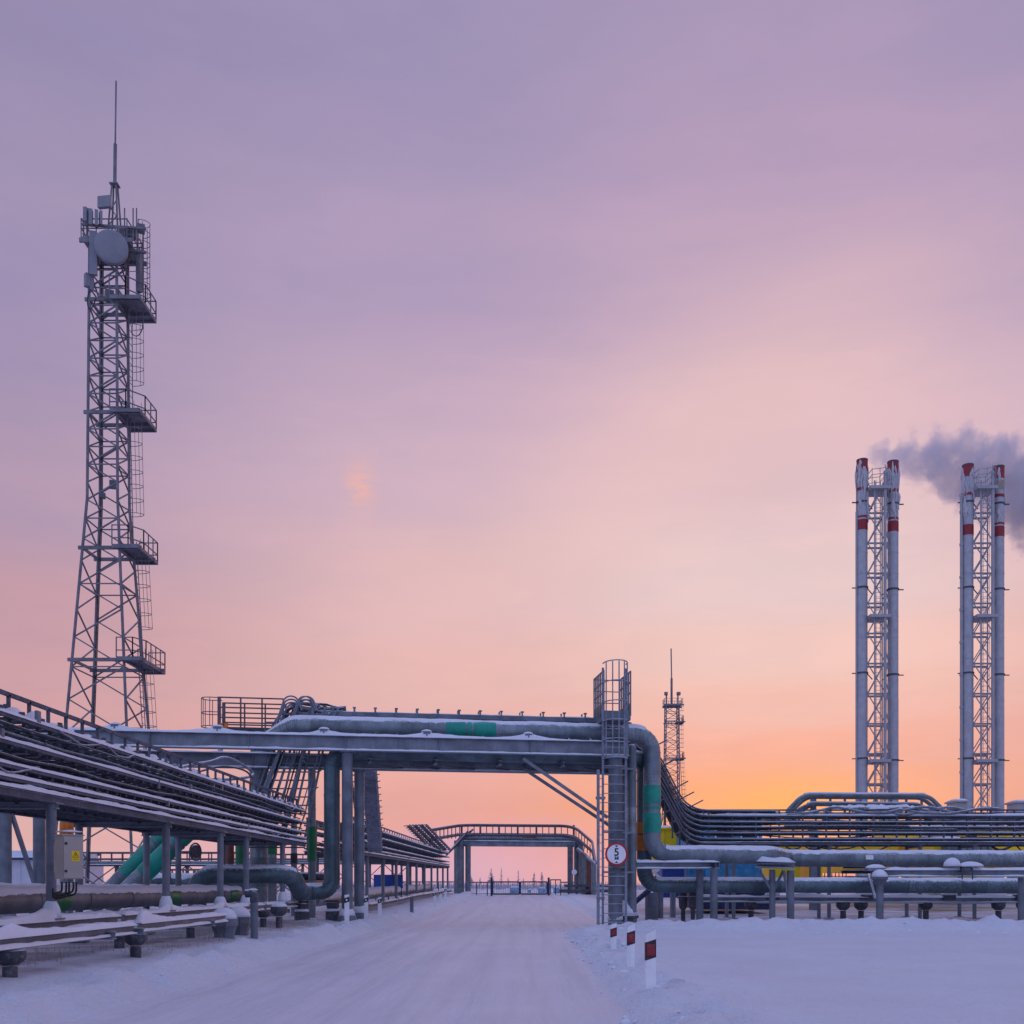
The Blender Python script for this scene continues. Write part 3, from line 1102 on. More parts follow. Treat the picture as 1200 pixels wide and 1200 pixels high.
column(407, .0, zf - .0, .20)
column(421, 1.3, z6, .19)
column(6, .0, zf, .21)
column(46, 1.3, z6, .21)
pr = column(721, .02, zf, .27, base=False)
column(734.5, 1.3, z6, .21)
# brace between the two far-left columns and knee braces under the span
MB().bar(br(bu(10, 0), .1, 4.3), br(bu(42, 1.2), 1.2, 1.5), .12).build('brace', 'girder', bg_)
MB().bar(br(bu(10, 0), .1, 4.35), br(bu(44, 1.2), 1.2, 4.2), .09).build('brace', 'girder', bg_)
MB().bar(br(bu(613, .1), .1, bz(613, 889, .1)), br(bu(712, .1), .1, bz(712, 958, .1)), .13, .11).build('knee_brace', 'girder', bg_)
MB().bar(br(bu(611, 1.2), 1.2, bz(611, 899, 1.2)), br(bu(724, 1.2), 1.2, bz(724, 974, 1.2)), .12, .11).build('knee_brace', 'girder', bg_)
# flanged base of the right columns
p = br(bu(733, .5), .5, 0); zg = gz(p.x, p.y)
m_ = MB().lathe([(.44, zg - .2), (.44, zg + .22), (.52, zg + .26), (.52, zg + .34), (.4, zg + .4)], tuple(p), 12, smooth=False)
o = m_.build('base', 'dark', bg_)
MB().heap((p.x, p.y, zg + .38), .46, .42, .55, 3, 18).build('snow', 'snow', o)
# capped stub column beside them
p = br(bu(740.5, .3), .3, 0)
m_ = MB(); clad_pipe(m_, [V((p.x, p.y, gz(p.x, p.y) - .1)), V((p.x, p.y, bz(740, 876, .3)))], .175, 1.0, 16)
m_.lathe([(.175, 0), (.15, .07), (.09, .12), (.02, .14)], (p.x, p.y, bz(740, 876, .3)), 16)
m_.build('upright_duct', 'steel', bg_)
# a cable tray along the bridge top, standing on posts with tall stubs
vt = 1.7
zc = lambda px: bz(px, 838 + (px - 400) / 300 * 7.5, vt)
m_ = MB()
pa, pb = br(bu(378, vt), vt, zc(378)), br(bu(700, vt), vt, zc(700))
for dv_ in (-.28, .28):
    m_.bar(pa + DV * dv_, pb + DV * dv_, .05, .17)
m_.bar(pa - Z * .17, pb - Z * .17, .5, .025)
for k in range(14):
    px = 391 + k * 24.4
    if px > 690:
        break
    q = br(bu(px, vt), vt, zc(px))
    m_.bar(q - DV * .32 - Z * .6, q - DV * .32 + Z * .24, .06, .08)
    m_.bar(q + DV * .32 - Z * .6, q + DV * .32 + Z * .32, .06, .08)
    m_.box(q - DV * .32 + Z * .24, .12, .09, .05, A_)
    m_.bar(q - DV * .32 - Z * .6, q - DV * 1.5 - Z * 1.0, .07, .07)
to = m_.build('cable_tray', 'steel', bg_)
m_ = MB()
for k in range(12):
    o_ = DV * rnd.uniform(-.22, .22); zz = rnd.uniform(-.13, .08)
    n = 8
    m_.tube([pa.lerp(pb, i / n) + o_ + Z * (zz + rnd.uniform(-.02, .02)) for i in range(n + 1)], rnd.choice([.02, .028, .035]), 6)
m_.build('cable_bundle', 'cablef', to)
MB().strip(pa + Z * .09, pb + Z * .09, .4, .06, seed=5).build('snow', 'snow', to)

m_ = MB(); m_.bar(br(bu(147, .05), .02, zt_ + .07), br(bu(166, .05), .02, zt_ + .07), .16, .12)
m_.build('marker', 'orange', bg_)

# service platform with railing above the left part of the bridge
t = T('service_platform', 'railed service platform with a hoop cage at its end, on top of the bridge', 'platform', tuple(br(bu(285, 2.6), 2.8, 7.6)))
zfl = bz(285, 853, 2.6); zrl = bz(285, 819, 2.6)
u0, u1 = bu(257, 2.4), bu(332, 2.4)
m_ = MB(); m_.box(br((u0 + u1) / 2, 3.0, zfl - .04), u1 - u0, 1.3, .06, A_)
m_.bar(br(u0, 2.4, zfl - .1), br(u1, 2.4, zfl - .1), .08, .14); m_.bar(br(u0, 3.6, zfl - .1), br(u1, 3.6, zfl - .1), .08, .14)
for uu in (u0 + .1, u1 - .1):
    m_.bar(br(uu, 2.5, zfl - .1), br(uu, 1.4, z6 + .4), .1); m_.bar(br(uu, 3.5, zfl - .1), br(uu, 1.4, z6 + .3), .1)
m_.build('deck', 'dark', t)
for v in (2.38, 3.62):
    m_ = MB()
    for zz in (zrl, zrl - .38, zrl - .76, zfl + .08):
        m_.bar(br(u0, v, zz), br(u1, v, zz), .045, .05)
    for k in range(4):
        uu = u0 + (u1 - u0) * k / 3
        m_.bar(br(uu, v, zfl - .05), br(uu, v, zrl + .02), .05 if k else .12, .06)
    m_.build('railing', 'redlat', t)
m_ = MB()
cen = br(u0 - .35, 2.75, 0)
for zz in (zrl, zrl - .55, zrl - 1.08):
    m_.tube([cen + DU * (.36 + 0) + DV * .36 + Z * zz] + [cen + DU * (.36 * math.cos(a)) + DV * (.36 * math.sin(a)) + Z * zz for a in [R(60 + 240 * i / 12) for i in range(13)]] + [cen + DU * .36 - DV * .36 + Z * zz], .018, 6)
for a in (90, 135, 180, 225, 270):
    q = cen + DU * (.36 * math.cos(R(a))) + DV * (.36 * math.sin(R(a)))
    m_.bar(q + Z * (zrl - 1.1), q + Z * zrl, .02, .03)
m_.build('hoop_cage', 'redlat', t)
m_ = MB()
for px in (259.5, 265):
    q = br(bu(px, 2.3), 2.3, 0)
    m_.bar(q + Z * bz(px, 853, 2.3), q + Z * bz(px, 847.5, 2.3), .12, .1)
m_.build('marker', 'orange', t)

# caged access ladder and top platform on the right
t = T('access_ladder', 'tall caged access ladder climbing the right side of the bridge to a railed landing', 'ladder', tuple(br(bu(720, -.5), -.5, 0)))
vl = -.42
ul, ur = bu(706.5, vl), bu(733.5, vl)
zb = lambda py: bz(720, py, vl)
m_ = MB()
for uu, pb_ in ((ul, 1085), (ur, 1086)):
    m_.bar(br(uu, vl, zb(pb_) - .3), br(uu, vl, zb(783)), .085, .07)
m_.build('stile', 'rail', t)
m_ = MB()
zz = zb(1081)
while zz < zb(840):
    m_.tube([br(ul, vl, zz), br(ur, vl, zz)], .018, 6)
    zz += .345
m_.build('rung', 'rail', t)
m_ = MB()
uc, hw = (ul + ur) / 2, (ur - ul) / 2
py_h = [778, 801, 824, 846, 868, 890]
for py in py_h:
    zz = zb(py)
    m_.tube([br(ul, vl, zz)] + [br(uc + hw * math.cos(a), vl - .1 - .62 * math.sin(a), zz) for a in [math.pi - math.pi * i / 14 for i in range(15)]] + [br(ur, vl, zz)], .022, 6)
for a in (25, 60, 90, 120, 155):
    q0 = br(uc + hw * math.cos(R(a)), vl - .1 - .62 * math.sin(R(a)), 0)
    m_.bar(q0 + Z * zb(890), q0 + Z * zb(779), .045, .015)
m_.build('hoop_cage', 'rail', t)
# landing: deck, solid kick boards and railings going back over the pipe
m_ = MB()
zl = zb(838); zr_ = zb(786)
u0, u1 = bu(705, 0) , bu(736, 0)
m_.box(br((u0 + u1) / 2, .5, zl), u1 - u0, 1.8, .34, A_)
for uu in (u0 + .08, u1 - .08):
    for v in (-.2, 1.3):
        m_.bar(br(uu, v, zt_), br(uu, v, zl - .16), .09)
m_.build('landing', 'steel', t)
for uu in (u0, u1):
    m_ = MB()
    for v in (-.38, -.1, .2, .48, .76, 1.04, 1.32):
        m_.bar(br(uu, v, zl), br(uu, v, zr_), .05, .07)
    for zz in (zr_, zr_ - .4, zr_ - .8):
        m_.bar(br(uu, -.4, zz), br(uu, 1.35, zz), .04, .055)
    m_.bar(br(uu, -.4, zl + .3), br(uu, 1.35, zl + .3), .02, .35)
    m_.build('railing', 'steel', t)
m_ = MB()
for zz in (zr_, zr_ - .45, zr_ - .9):
    m_.bar(br(u0, 1.37, zz), br(u1, 1.37, zz), .03, .03)
m_.build('railing', 'redlat', t)
# second, narrower side ladder
m_ = MB()
us = bu(701, -.5)
m_.bar(br(us, -.5, bz(701, 1087, -.5) - .3), br(us, -.5, bz(701, 902, -.5)), .11, .09)
zz = bz(701, 1082, -.5)
while zz < bz(701, 905, -.5):
    m_.tube([br(us, -.5, zz), br(ul, vl, zz)], .015, 6)
    zz += .3
m_.box(br((us + ul) / 2, -.46, bz(701, 935, -.5)), .35, .12, .1, A_)
m_.box(br((us + ul) / 2, -.46, bz(701, 1052, -.5)), .3, .12, .06, A_)
m_.build('side_rail', 'rail', t)
for py in (899, 975, 1022):
    m_ = MB(); m_.bar(br(ul, vl + .03, zb(py)), br(bu(742, .2), .1, zb(py)), .05, .07)
    m_.bar(br(ur, vl, zb(py) + .1), br(ur, .2, zb(py) + .1), .05, .05)
    m_.build('bracket', 'girder', t)

# height-limit sign
cs = br(bu(722, -.5), -.56, bz(722, 1001, -.56))
sn = -DV
t = T('height_limit_sign', 'round white height limit sign with red rim reading 5 m, on the ladder', 'road sign', tuple(cs))
rs = 13.6 * cs.y / FP


def disc(m_, c, r0, th, n=40):
    m_.tube([c, c + sn * th], r0, n, smooth=False)


m_ = MB(); disc(m_, cs - sn * .02, rs, .02)
m_.build('plate', 'signred', t)
m_ = MB(); disc(m_, cs + sn * .0005, rs * .83, .004)
m_.build('face', M['wsign'] if 'wsign' in M else 'white', t)
sf = cs + sn * .0075


def glyph(body, size, cu, cz, name):
    cu_ = bpy.data.curves.new(name, 'FONT')
    cu_.body = body; cu_.size = size; cu_.align_x = 'CENTER'; cu_.align_y = 'CENTER'; cu_.extrude = .001; cu_.offset = .008
    o_ = bpy.data.objects.new('tmp_' + name, cu_)
    col.objects.link(o_)
    bpy.context.view_layer.update()
    me = bpy.data.meshes.new_from_object(o_.evaluated_get(bpy.context.evaluated_depsgraph_get()))
    bpy.data.objects.remove(o_)
    m2 = MB()
    xs_ = [v.co.x for v in me.vertices]; ys_ = [v.co.y for v in me.vertices]
    mx, my = (min(xs_) + max(xs_)) / 2, (min(ys_) + max(ys_)) / 2
    for v in me.vertices:
        m2.v.append(sf + DU * (v.co.x - mx + cu) + Z * (v.co.y - my + cz) + sn * v.co.z)
    for p_ in me.polygons:
        m2.face(tuple(p_.vertices))
    m2.build('lettering', 'black', t)


glyph('5', .40, 0, .08, 'five')
glyph('м', .22, .005, -.135, 'metre')
for sg in (1, -1):
    m_ = MB()
    b = len(m_.v)
    for dz in (0, .002):
        for du_, z_ in ((-.06, .33), (.06, .33), (0, .255)):
            m_.v.append(sf + DU * du_ + Z * (z_ * sg) + sn * dz)
    m_.face((b, b + 1, b + 2)); m_.face((b + 5, b + 4, b + 3))
    for i in range(3):
        m_.face((b + i, b + 3 + i, b + 3 + (i + 1) % 3, b + (i + 1) % 3))
    m_.build('arrowhead', 'black', t)
m_ = MB(); m_.bar(cs - sn * .02 - Z * .15 - DU * .3, cs - sn * .02 - Z * .15 + DU * .3, .03); m_.build('bracket', 'steel', t)

# cable risers: from the near rack up and over onto the bridge tray
t = T('cable_riser', 'frosted cables and ladder trays climbing from the near rack up to the bridge', 'cable riser', (-9.3, 38, 3))
m_ = MB()
sh = V((.75, .55, 0))
b0 = V((-8.25, 37.7, 2.98)); b1 = b0 + sh + Z * 5.0
for wv in (0, .55, 1.15, 1.7, 2.3):
    off = V((-wv, 0, 0))
    path = fillet([b0 + off + V((0, -.5, 0 + .2)), b0 + off + Z * .35, b1 + off * .9 - Z * .4, b1 + off * .9 + V((.35, .3, .3))], .4)
    m_.tube(path, .045, 6)
for k in range(17):
    q = b0.lerp(b1, k / 16)
    m_.bar(q, q + V((-2.28, 0, 0)), .05, .05)
    if k % 2:
        m_.bar(q + V((.02, -.02, 0)), q + V((.14, -.12, .05)), .03)
m_.build('ladder_tray', 'steel', t)
m_ = MB()
s_ = MB()
for k in range(30):
    wv = rnd.choice([rnd.uniform(.0, .35), rnd.uniform(.75, 1.1), rnd.uniform(1.5, 2.25), rnd.uniform(1.7, 2.3)])
    zl_ = rnd.choice(LV[1:]) + rnd.uniform(0, .1)
    st = V((-8.2 - wv, 36.2, zl_))
    up = V((-8.0 - wv, 37.75 + rnd.uniform(-.12, .1), zl_ + .4))
    ztop = rnd.uniform(7.9, 8.5)
    tp = V((-7.4 - wv * .8 + .1, 38.3 + rnd.uniform(-.1, .3), ztop))
    e1 = br(bu(378 + rnd.uniform(-12, 18), 1.7), vt + rnd.uniform(-.3, .3), ztop - rnd.uniform(.0, .2))
    e2 = br(bu(405, 1.7), vt + rnd.uniform(-.22, .22), 8.2 + rnd.uniform(-.1, .15))
    m_.mi = rnd.choice([0, 1, 1, 1])
    m_.tube(fillet([st, V((st.x, 37.5 + rnd.uniform(-.1, .2), zl_)), up + Z * .3, tp, e1, e2], [.35, .2, .4, .25], 6), rnd.choice([.022, .03, .04, .05]), 7)
m_.build('cable_bundle', ['cable', 'cablef'], t)
m_ = MB()
for wv, hw_ in ((.05, .3), (1.25, .45), (1.55, .25)):        # fat frosted hose loops over the top
    for k in range(3):
        c0 = br(bu(338 + 26 * (wv > 1), 1.2) - wv * .2, 1.1 + .12 * k, 0)
        m_.tube(fillet([c0 + Z * 7.2 - DU * .55, c0 + Z * (8.6 - .1 * k) - DU * .1, c0 + Z * (8.62 - .1 * k) + DU * .3, c0 + Z * 8.1 + DU * .5], .3, 7), .032, 8)
m_.build('hose', 'cablef', t)
# bent duct and tray coming down behind the bridge to the far rack
t = T('cable_riser', 'ribbed closed duct dropping behind the bridge columns to the far rack', 'cable riser', (-6.9, 45, 3))
q0, q1 = at(432, 900, 41.5), at(440, 994, 46.5)
m_ = MB(); m_.bar(q0, q1, .62, .22, up=V((0, -1, .2)))
m_.bar(q1, V((-7.4, 47.5, 3.5)), .6, .4)
d_ = (q1 - q0)
for k in range(1, 9):
    c_ = q0 + d_ * (k / 9)
    m_.bar(c_ - d_.normalized() * .015, c_ + d_.normalized() * .015, .66, .26, up=V((0, -1, .2)))
m_.build('duct', 'rail', t)
m_ = MB()
for k in range(14):
    c_ = q0 + d_ * (k / 13) + V((-.45, .1, 0))
    m_.bar(c_ - V((.35, 0, 0)), c_ + V((.1, 0, 0)), .05)
    c2 = q0 + d_ * (k / 13) + V((.32, 0, 0)); m_.bar(c2, c2 + V((.12, -.05, .02)), .03)
m_.bar(q0 + V((-.75, .1, 0)), q1 + V((-.75, .1, 0)), .08)
m_.build('ladder_tray', 'dark', t)
# loose hoses lying on the near rack
lp = [at(196, 905, 27.5), at(222, 896, 29), at(248, 893, 30.2), at(262, 886, 31), at(280, 893, 31.6), at(297, 905, 32.2), at(296, 910, 32.0), at(275, 913, 31.4), at(240, 915, 30)]


def smooth(pts, it=3):
    pts = [V(p) for p in pts]
    for _ in range(it):
        o_ = [pts[0]]
        for a, b in zip(pts, pts[1:]):
            o_ += [a.lerp(b, .25), a.lerp(b, .75)]
        o_.append(pts[-1]); pts = o_
    return pts


tag(MB().tube(smooth(lp), .045, 8).build('hose', 'cablef'), 'loose frosted hose arching above the snowy top of the near rack', 'hose')
lp = [at(210, 912, 28.5), at(240, 902, 29.5), at(262, 897, 30), at(288, 902, 31), at(296, 912, 31)]
tag(MB().tube(smooth(lp), .03, 8).build('hose', 'cable'), 'thin dark hose drooping below a thicker frosted one on the rack', 'hose')
# ------------------------------------------------------------------ right-hand supports
def lowbeam(parent, p0, p1, h=.2, w=.2, sh=.08, mat='girder', tents=()):
    p0, p1 = V(p0), V(p1)
    o = MB().ibeam(p0, p1, w, h, .022, .014).build('beam', mat, parent)
    s = MB(); s.strip(p0 + Z * h / 2, p1 + Z * h / 2, w + .03, sh, seed=p0.x, tents=tents)
    d = (p1 - p0).normalized(); x = d.cross(Z)
    s.strip(p0 + x * w * .27 - Z * (h / 2 - .022), p1 + x * w * .27 - Z * (h / 2 - .022), w * .42, .05, seed=p1.x)
    s.build('snow', 'snow', o)
    return o


def rpost(parent, p, r, bottom=None):
    zg = gz(p.x, p.y) - .4
    return MB().tube([(p.x, p.y, zg), (p.x, p.y, p.z)], r, 14).build('post', 'steel', parent)


t = T('pipe_support', 'long snowy pipe support beam reaching from the bridge column to a pair of posts', 'pipe support', (6, 39.4, 0))
a, b = at(738, 1014.5, 39.3), at(842, 1014, 40.0)
lowbeam(t, a, b, .26, .3, .09)
MB().box(b + V((.0, .0, .0)), .02, .34, .34).build('end_plate', 'girder', t)
for px, Y, pt in ((820, 40.6, 1019), (836.5, 39.7, 1019)):
    rpost(t, at(px, pt, Y), .145)
MB().ibeam(at(829, 1014, 41.5) , at(838, 1014, 39.2), .16, .2).build('cross_beam', 'dark', t)
MB().bar(at(816, 1019, 40.6), at(819, 1052, 40.6), .07).build('brace', 'steel', t)
t = T('pipe_support', 'braced pipe support on two posts under the kink of the large pipe', 'pipe support', (9.6, 40.2, 0))
lowbeam(t, at(886, 1013, 40.4), at(931, 1014.5, 39.6), .26, .3, .1, tents=((.2, .1, .2), (1.1, .12, .2)))
rpost(t, at(905, 1019, 40.3), .12); rpost(t, at(926.5, 1020, 39.8), .14)
for x0, x1, Y in ((890, 903.5, 40.3), (918, 907, 40.3), (918.5, 923.5, 39.8)):
    MB().bar(at(x0, 1020, Y), at(x1, 1043 if x1 < 920 else 1052, Y), .09).build('brace', 'steel', t)
MB().box(at(908, 1012.5, 39.9), 1.2, .8, .02).build('top_plate', 'girder', t)
t = T('pipe_support', 'single post pipe support with an octagonal snow-capped head and one brace', 'pipe support', (13.6, 39.8, 0))
p = at(1031, 1031, 39.9)
rpost(t, p, .145)
m_ = MB(); m_.lathe([(.16, -.2), (.27, .0), (.31, .02), (.31, .12)], tuple(p), 8, smooth=False); m_.build('head', 'steel', t)
MB().heap(p + Z * .11, .3, .3, .3, 3).build('snow', 'snow', t)
m_ = MB(); m_.bar(at(1018, 1025, 41.5), at(1026, 1054, 40.1), .09); m_.bar(at(1019.5, 1025, 41.2), at(1026, 1054, 40.1), .03); m_.build('brace', 'steel', t)
q = at(1026, 1016, 40.6)
m_ = MB(); m_.box(q - Z * .1, .75, .55, .12); m_.box(q - Z * .32 , .3, .3, .3); m_.build('saddle', 'girder', t)
MB().heap(q - Z * .05, .42, .3, .16, 5).build('snow', 'snow', t)
m_ = MB()
c_ = at(1016.5, 1004, 40.0)
m_.box(at(1019, 1004.6, 42.9), .32, .02, .19)
tag(m_.build('label_plate', 'white'), 'small blank white plate on the large right-hand pipe above the octagonal post', 'plate')
# long beam at pipe level and the low beam near the ground
t = T('pipe_support', 'long thin double beam with white snowy flanges running right at mid height', 'pipe support', (20, 40, 0))
lowbeam(t, at(1036, 1023.5, 39.9), at(1230, 1023.5, 40.1), .27, .3, .08, tents=((3.2, .12, .25),))
q = at(1131, 1020, 39.8)
m_ = MB(); m_.box(q + Z * .05, .35, .4, .2); m_.bar(q - Z * .35 - V((.2, .2, 0)), q + Z * .1 - V((.2, .2, 0)), .04); m_.bar(q - Z * .35 + V((.2, -.2, 0)), q + Z * .1 + V((.2, -.2, 0)), .04)
m_.build('saddle', 'dark', t)
s_ = MB(); s_.heap(q + V((-.5, 0, .16)), .33, .3, .34, 1); s_.heap(q + V((.2, 0, .15)), .5, .3, .2, 2); s_.build('snow', 'snow', t)
for X in (19.5, 25.2):
    rpost(t, V((X, 40.6, 1.9)), .12)
t = T('pipe_support', 'long low beam close to the ground on dark piles beneath the lower pipe', 'pipe support', (18, 42.5, 0))
lowbeam(t, (6.8, 41.9, 1.0), (21.5, 42.6, .96), .22, .26, .09, tents=((4.6, .12, .3), (8.7, .14, .3), (12.4, .1, .3)))
lowbeam(t, (9.5, 43.1, .92), (24, 43.5, .90), .2, .22, .07)
for px, Y in ((988, 42.4), (1009, 42.9), (1170, 42.6), (1199, 42.8), (880, 43.2), (1085, 43.4)):
    q = at(px, 1057, Y)
    pile(t, q.x, q.y, q.z, .12, .28, .34, 0)
for px, Y in ((1014, 42.3), (1111, 42.4), (950, 43.2), (1196, 42.5), (905, 42.2)):
    q = at(px, 1052, Y)
    o = MB().box(q + Z * .02, .5, .4, .2).build('saddle', 'dark', t)
    MB().heap(q + Z * .11, .32, .25, .15, px).build('snow', 'snow', o)
# pair of dark pile caps with flanges left of the posts, and thin stands beyond
for px, Y, lab in ((800.5, 42.0, 'dark flanged pile, left one of the close pair under the lower pipe'), (812, 41.6, 'dark flanged pile, right one of the close pair under the lower pipe')):
    q = at(px, 1050, Y)
    t = T('pile_head', lab, 'pile head', (q.x, q.y, gz(q.x, q.y)), 'dark flanged piles')
    m_ = MB().tube([(q.x, q.y, gz(q.x, q.y) - .3), (q.x, q.y, q.z - .4)], .09, 12)
    m_.lathe([(.1, -.55), (.17, -.45), (.19, -.1), (.25, -.09), (.25, -.02), (.16, 0), (.16, .12), (.22, .13), (.22, .2)], tuple(q), 12, smooth=False)
    m_.build('body', 'dark', t)
    MB().heap(q + Z * .19, .22, .22, .12, px).build('snow', 'snow', t)
for px, Y, w_, y0, lab in ((763.5, 44, .28, 1046, 'thick grey stub post beneath the lower pipe, right of the ladder'), (770, 46, .11, 1046, 'thin stub post just right of a thick one'), (774.5, 46, .11, 1046, 'thin stub post, second to the right of a thick one'),
                           (788.5, 47, .13, 1046, 'lone dark blue-grey stub post beneath the lower pipe')):
    q = at(px, y0, Y)
    tag(MB().tube([(q.x, q.y, gz(q.x, q.y) - .2), (q.x, q.y, q.z)], w_, 14).build('stub_post', 'steel'), lab, 'post')
# blue access steps
t = T('blue_steps', 'dark blue steel steps slanting down behind the bridge column', 'steps', (5.6, 43.5, 0))
m_ = MB()
for dy in (0, .7):
    m_.bar(at(741, 1061, 43) + V((0, dy, 0)), at(762, 1043, 43) + V((0, dy, 0)), .05, .16)
for k in range(6):
    q = at(742, 1060, 43).lerp(at(761, 1044, 43), k / 5)
    m_.bar(q, q + V((0, .7, 0)), .2, .03)
m_.build('flight', 'navy', t)

# ------------------------------------------------------------------ right-hand cable rack
YR = 45.0


def mpR(l, w, z):
    return V((l, YR + w, z))


LR = [3.42, 3.62, 3.88, 4.14, 4.36, 4.62]
rack3 = rack('cable_rack', 'long dark cable rack with many tiers stretching right below the chimneys', 'cable rack', mpR, 7.5, 30, 1.7,
             [9.0, 13.2, 17.2, 19.6, 23.4, 27.5], LR, 4.86, lambda l, w: gz(l, YR + w), (18, 46, 0), seed=9, ncab=4, rung=2.24, cb=2.2, fine=False, stub=1.12, snowy=.3, ups=(1.05, 0))
m_ = MB()
for k in range(6):                                        # cables crossing over and sagging on the top
    x0 = rnd.uniform(11, 15); x1 = x0 + rnd.uniform(4, 8)
    pts = [V((x0 + (x1 - x0) * i / 9, YR - .05 + rnd.uniform(-.05, .1), 4.85 + .22 * math.sin(i * .9 + k) * (.4 + .5 * rnd.random()))) for i in range(10)]
    m_.tube(smooth(pts, 2), rnd.choice([.03, .045, .06]), 7)
m_.build('loose_cable', 'cablef', rack3)
MB().strip((8.0, YR + .02, 4.66), (30, YR + .02, 4.66), .14, .075, seed=77, step=.3).build('snow', 'snow', rack3)
rd9 = random.Random(31)
for k in range(26):                                       # service pipes and sagging cables on the road face
    x0 = rd9.uniform(8.5, 22); x1 = min(29.5, x0 + rd9.uniform(3, 9)); zz = rd9.uniform(3.45, 4.8); sag = rd9.choice([0, .03, .08, .16])
    w_ = rd9.uniform(-.08, 1.5)
    m_ = MB()
    m_.mi = rd9.choice([0, 1])
    m_.tube([V((x0 + (x1 - x0) * i / 12, YR + w_, zz - sag * (1 - ((i - 6) / 6) ** 2) + rd9.uniform(-.012, .012))) for i in range(13)], rd9.choice([.018, .03, .05]), 6)
    m_.build('service_line', ['cable', 'dark'], rack3)
for k in range(30):                                       # clamps, junction boxes and hangers in the tiers
    x0 = rd9.uniform(9, 27); zz = rd9.choice(LR) + rd9.uniform(.02, .12)
    m_ = MB().box((x0, YR - .03 + rd9.uniform(0, .6), zz), rd9.uniform(.1, .42), .14, rd9.uniform(.08, .2))
    m_.build('junction_box', 'dark', rack3)
for k in range(9):                                        # loops drooping under the lowest tier
    x0 = rd9.uniform(9, 25); L = rd9.uniform(.5, 1.6)
    m_ = MB().tube(smooth([V((x0, YR + .3, 3.36)), V((x0 + L * .3, YR + .2, 3.36 - .3 * rd9.random() - .1)), V((x0 + L * .7, YR + .2, 3.2)), V((x0 + L, YR + .3, 3.36))], 2), .035, 6)
    m_.build('hanging_loop', 'cable', rack3)
s_ = MB()
for k in range(9):
    x0 = 13.2 + rnd.random() * 3.6
    s_.strip((x0, YR + rnd.random() * .8, 4.93), (x0 + 1.1, YR + rnd.random() * .8, 4.95), .4, .17, seed=k)
s_.build('snow', 'snow', rack3)
t = T('cable_riser', 'sheaf of dark cable trays curving down from the bridge to the right-hand rack', 'cable riser', (6.6, 43, 3))
m_ = MB(); c_ = MB()
for li, z in enumerate(LR + [4.86]):
    dz = z - 4.86
    for w_ in (0, .7, 1.4, 2.0):
        st = br(bu(738, 1.5), 1.5 + w_ * .25, 8.0 + dz * .95)
        pts = fillet([st, at(757, 862, 41.8) + Z * dz + V((0, w_ * .5, 0)), at(777, 893, 43.2) + Z * dz + V((0, w_ * .8, 0)), at(806, 949, 44.6) + Z * dz * 1.0 + V((0, w_, 0)), V((9.4, YR + w_, z)), V((11, YR + w_, z))], [.6, 1.5, 1.6, .5], 6)
        (m_ if w_ in (0, 2.0) else c_).tube(pts, .04 if w_ in (0, 2.0) else .055, 6)
        if w_ == 0:
            for k in range(9):
                q, d_ = along(pts, 1.2 + k * .62)
                m_.bar(q, q + V((0, 2.0, 0)), .05)
                if li == 6 and k in (2, 4, 6, 7, 8):
                    m_.bar(q, q + V((.5, -.1, .26)), .06, .05)
m_.build('tray_rail', 'steel', t); c_.build('cable_bundle', 'cable', t)
m_ = MB()
for k in range(5):
    q = at(771 + 8.5 * k, 905 + 15.5 * k, 43.3 + .3 * k)
    m_.bar(q - Z * .1, q - Z * 1.7, .07)
m_.build('upright', 'dark', t)

# ------------------------------------------------------------------ coloured buildings behind the right-hand rack
def shed(label, x0, x1, Y, depth, z0, z1, mat, roof='snow', rib=.5, cat='cabin', door=None, win=None, base=None, group=None):
    t = T('plant_cabin', label, cat, ((x0 + x1) / 2, Y + depth / 2, z0), group)
    m_ = MB(); m_.box(((x0 + x1) / 2, Y + depth / 2, (z0 + z1) / 2), x1 - x0, depth, z1 - z0)
    if rib:
        x = x0 + rib / 2
        while x < x1:
            m_.box((x, Y - .025, (z0 + z1) / 2), .05, .05, z1 - z0 - .1); x += rib
    m_.build('wall', mat, t)
    m_ = MB(); m_.box(((x0 + x1) / 2, Y + depth / 2, z1 + .05), x1 - x0 + .2, depth + .3, .1); ro = m_.build('roof', mat, t)
    MB().strip((x0 - .1, Y + depth / 2, z1 + .1), (x1 + .1, Y + depth / 2, z1 + .1), depth + .25, .16, seed=x0, amp=.2).build('snow', 'snow', ro)
    if base:
        m_ = MB()
        for x in [x0 + .3 + i * (x1 - x0 - .6) / 4 for i in range(5)]:
            m_.box((x, Y + .3, z0 / 2 - .1), .22, .22, z0 + .2)
        m_.build('footing', base, t)
    if door:
        m_ = MB().box((door, Y - .06, z0 + 1.05), .9, .04, 2.0); d_ = m_.build('door', 'navy', t)
        MB().box((door + .33, Y - .1, z0 + 1.0), .05, .05, .16).build('handle', 'dark', d_)
    if win:
        for xw in win:
            f_ = MB().box((xw, Y - .06, z1 - .9), .9, .04, .7).build('window', 'white', t)
            MB().box((xw, Y - .082, z1 - .9), .76, .012, .56).build('pane', 'navy', f_)
    return t


def X_(px, Y):
    return (px - CX) * Y / FP


def Z_(py, Y):
    return EYE - (py - HZ) * Y / FP


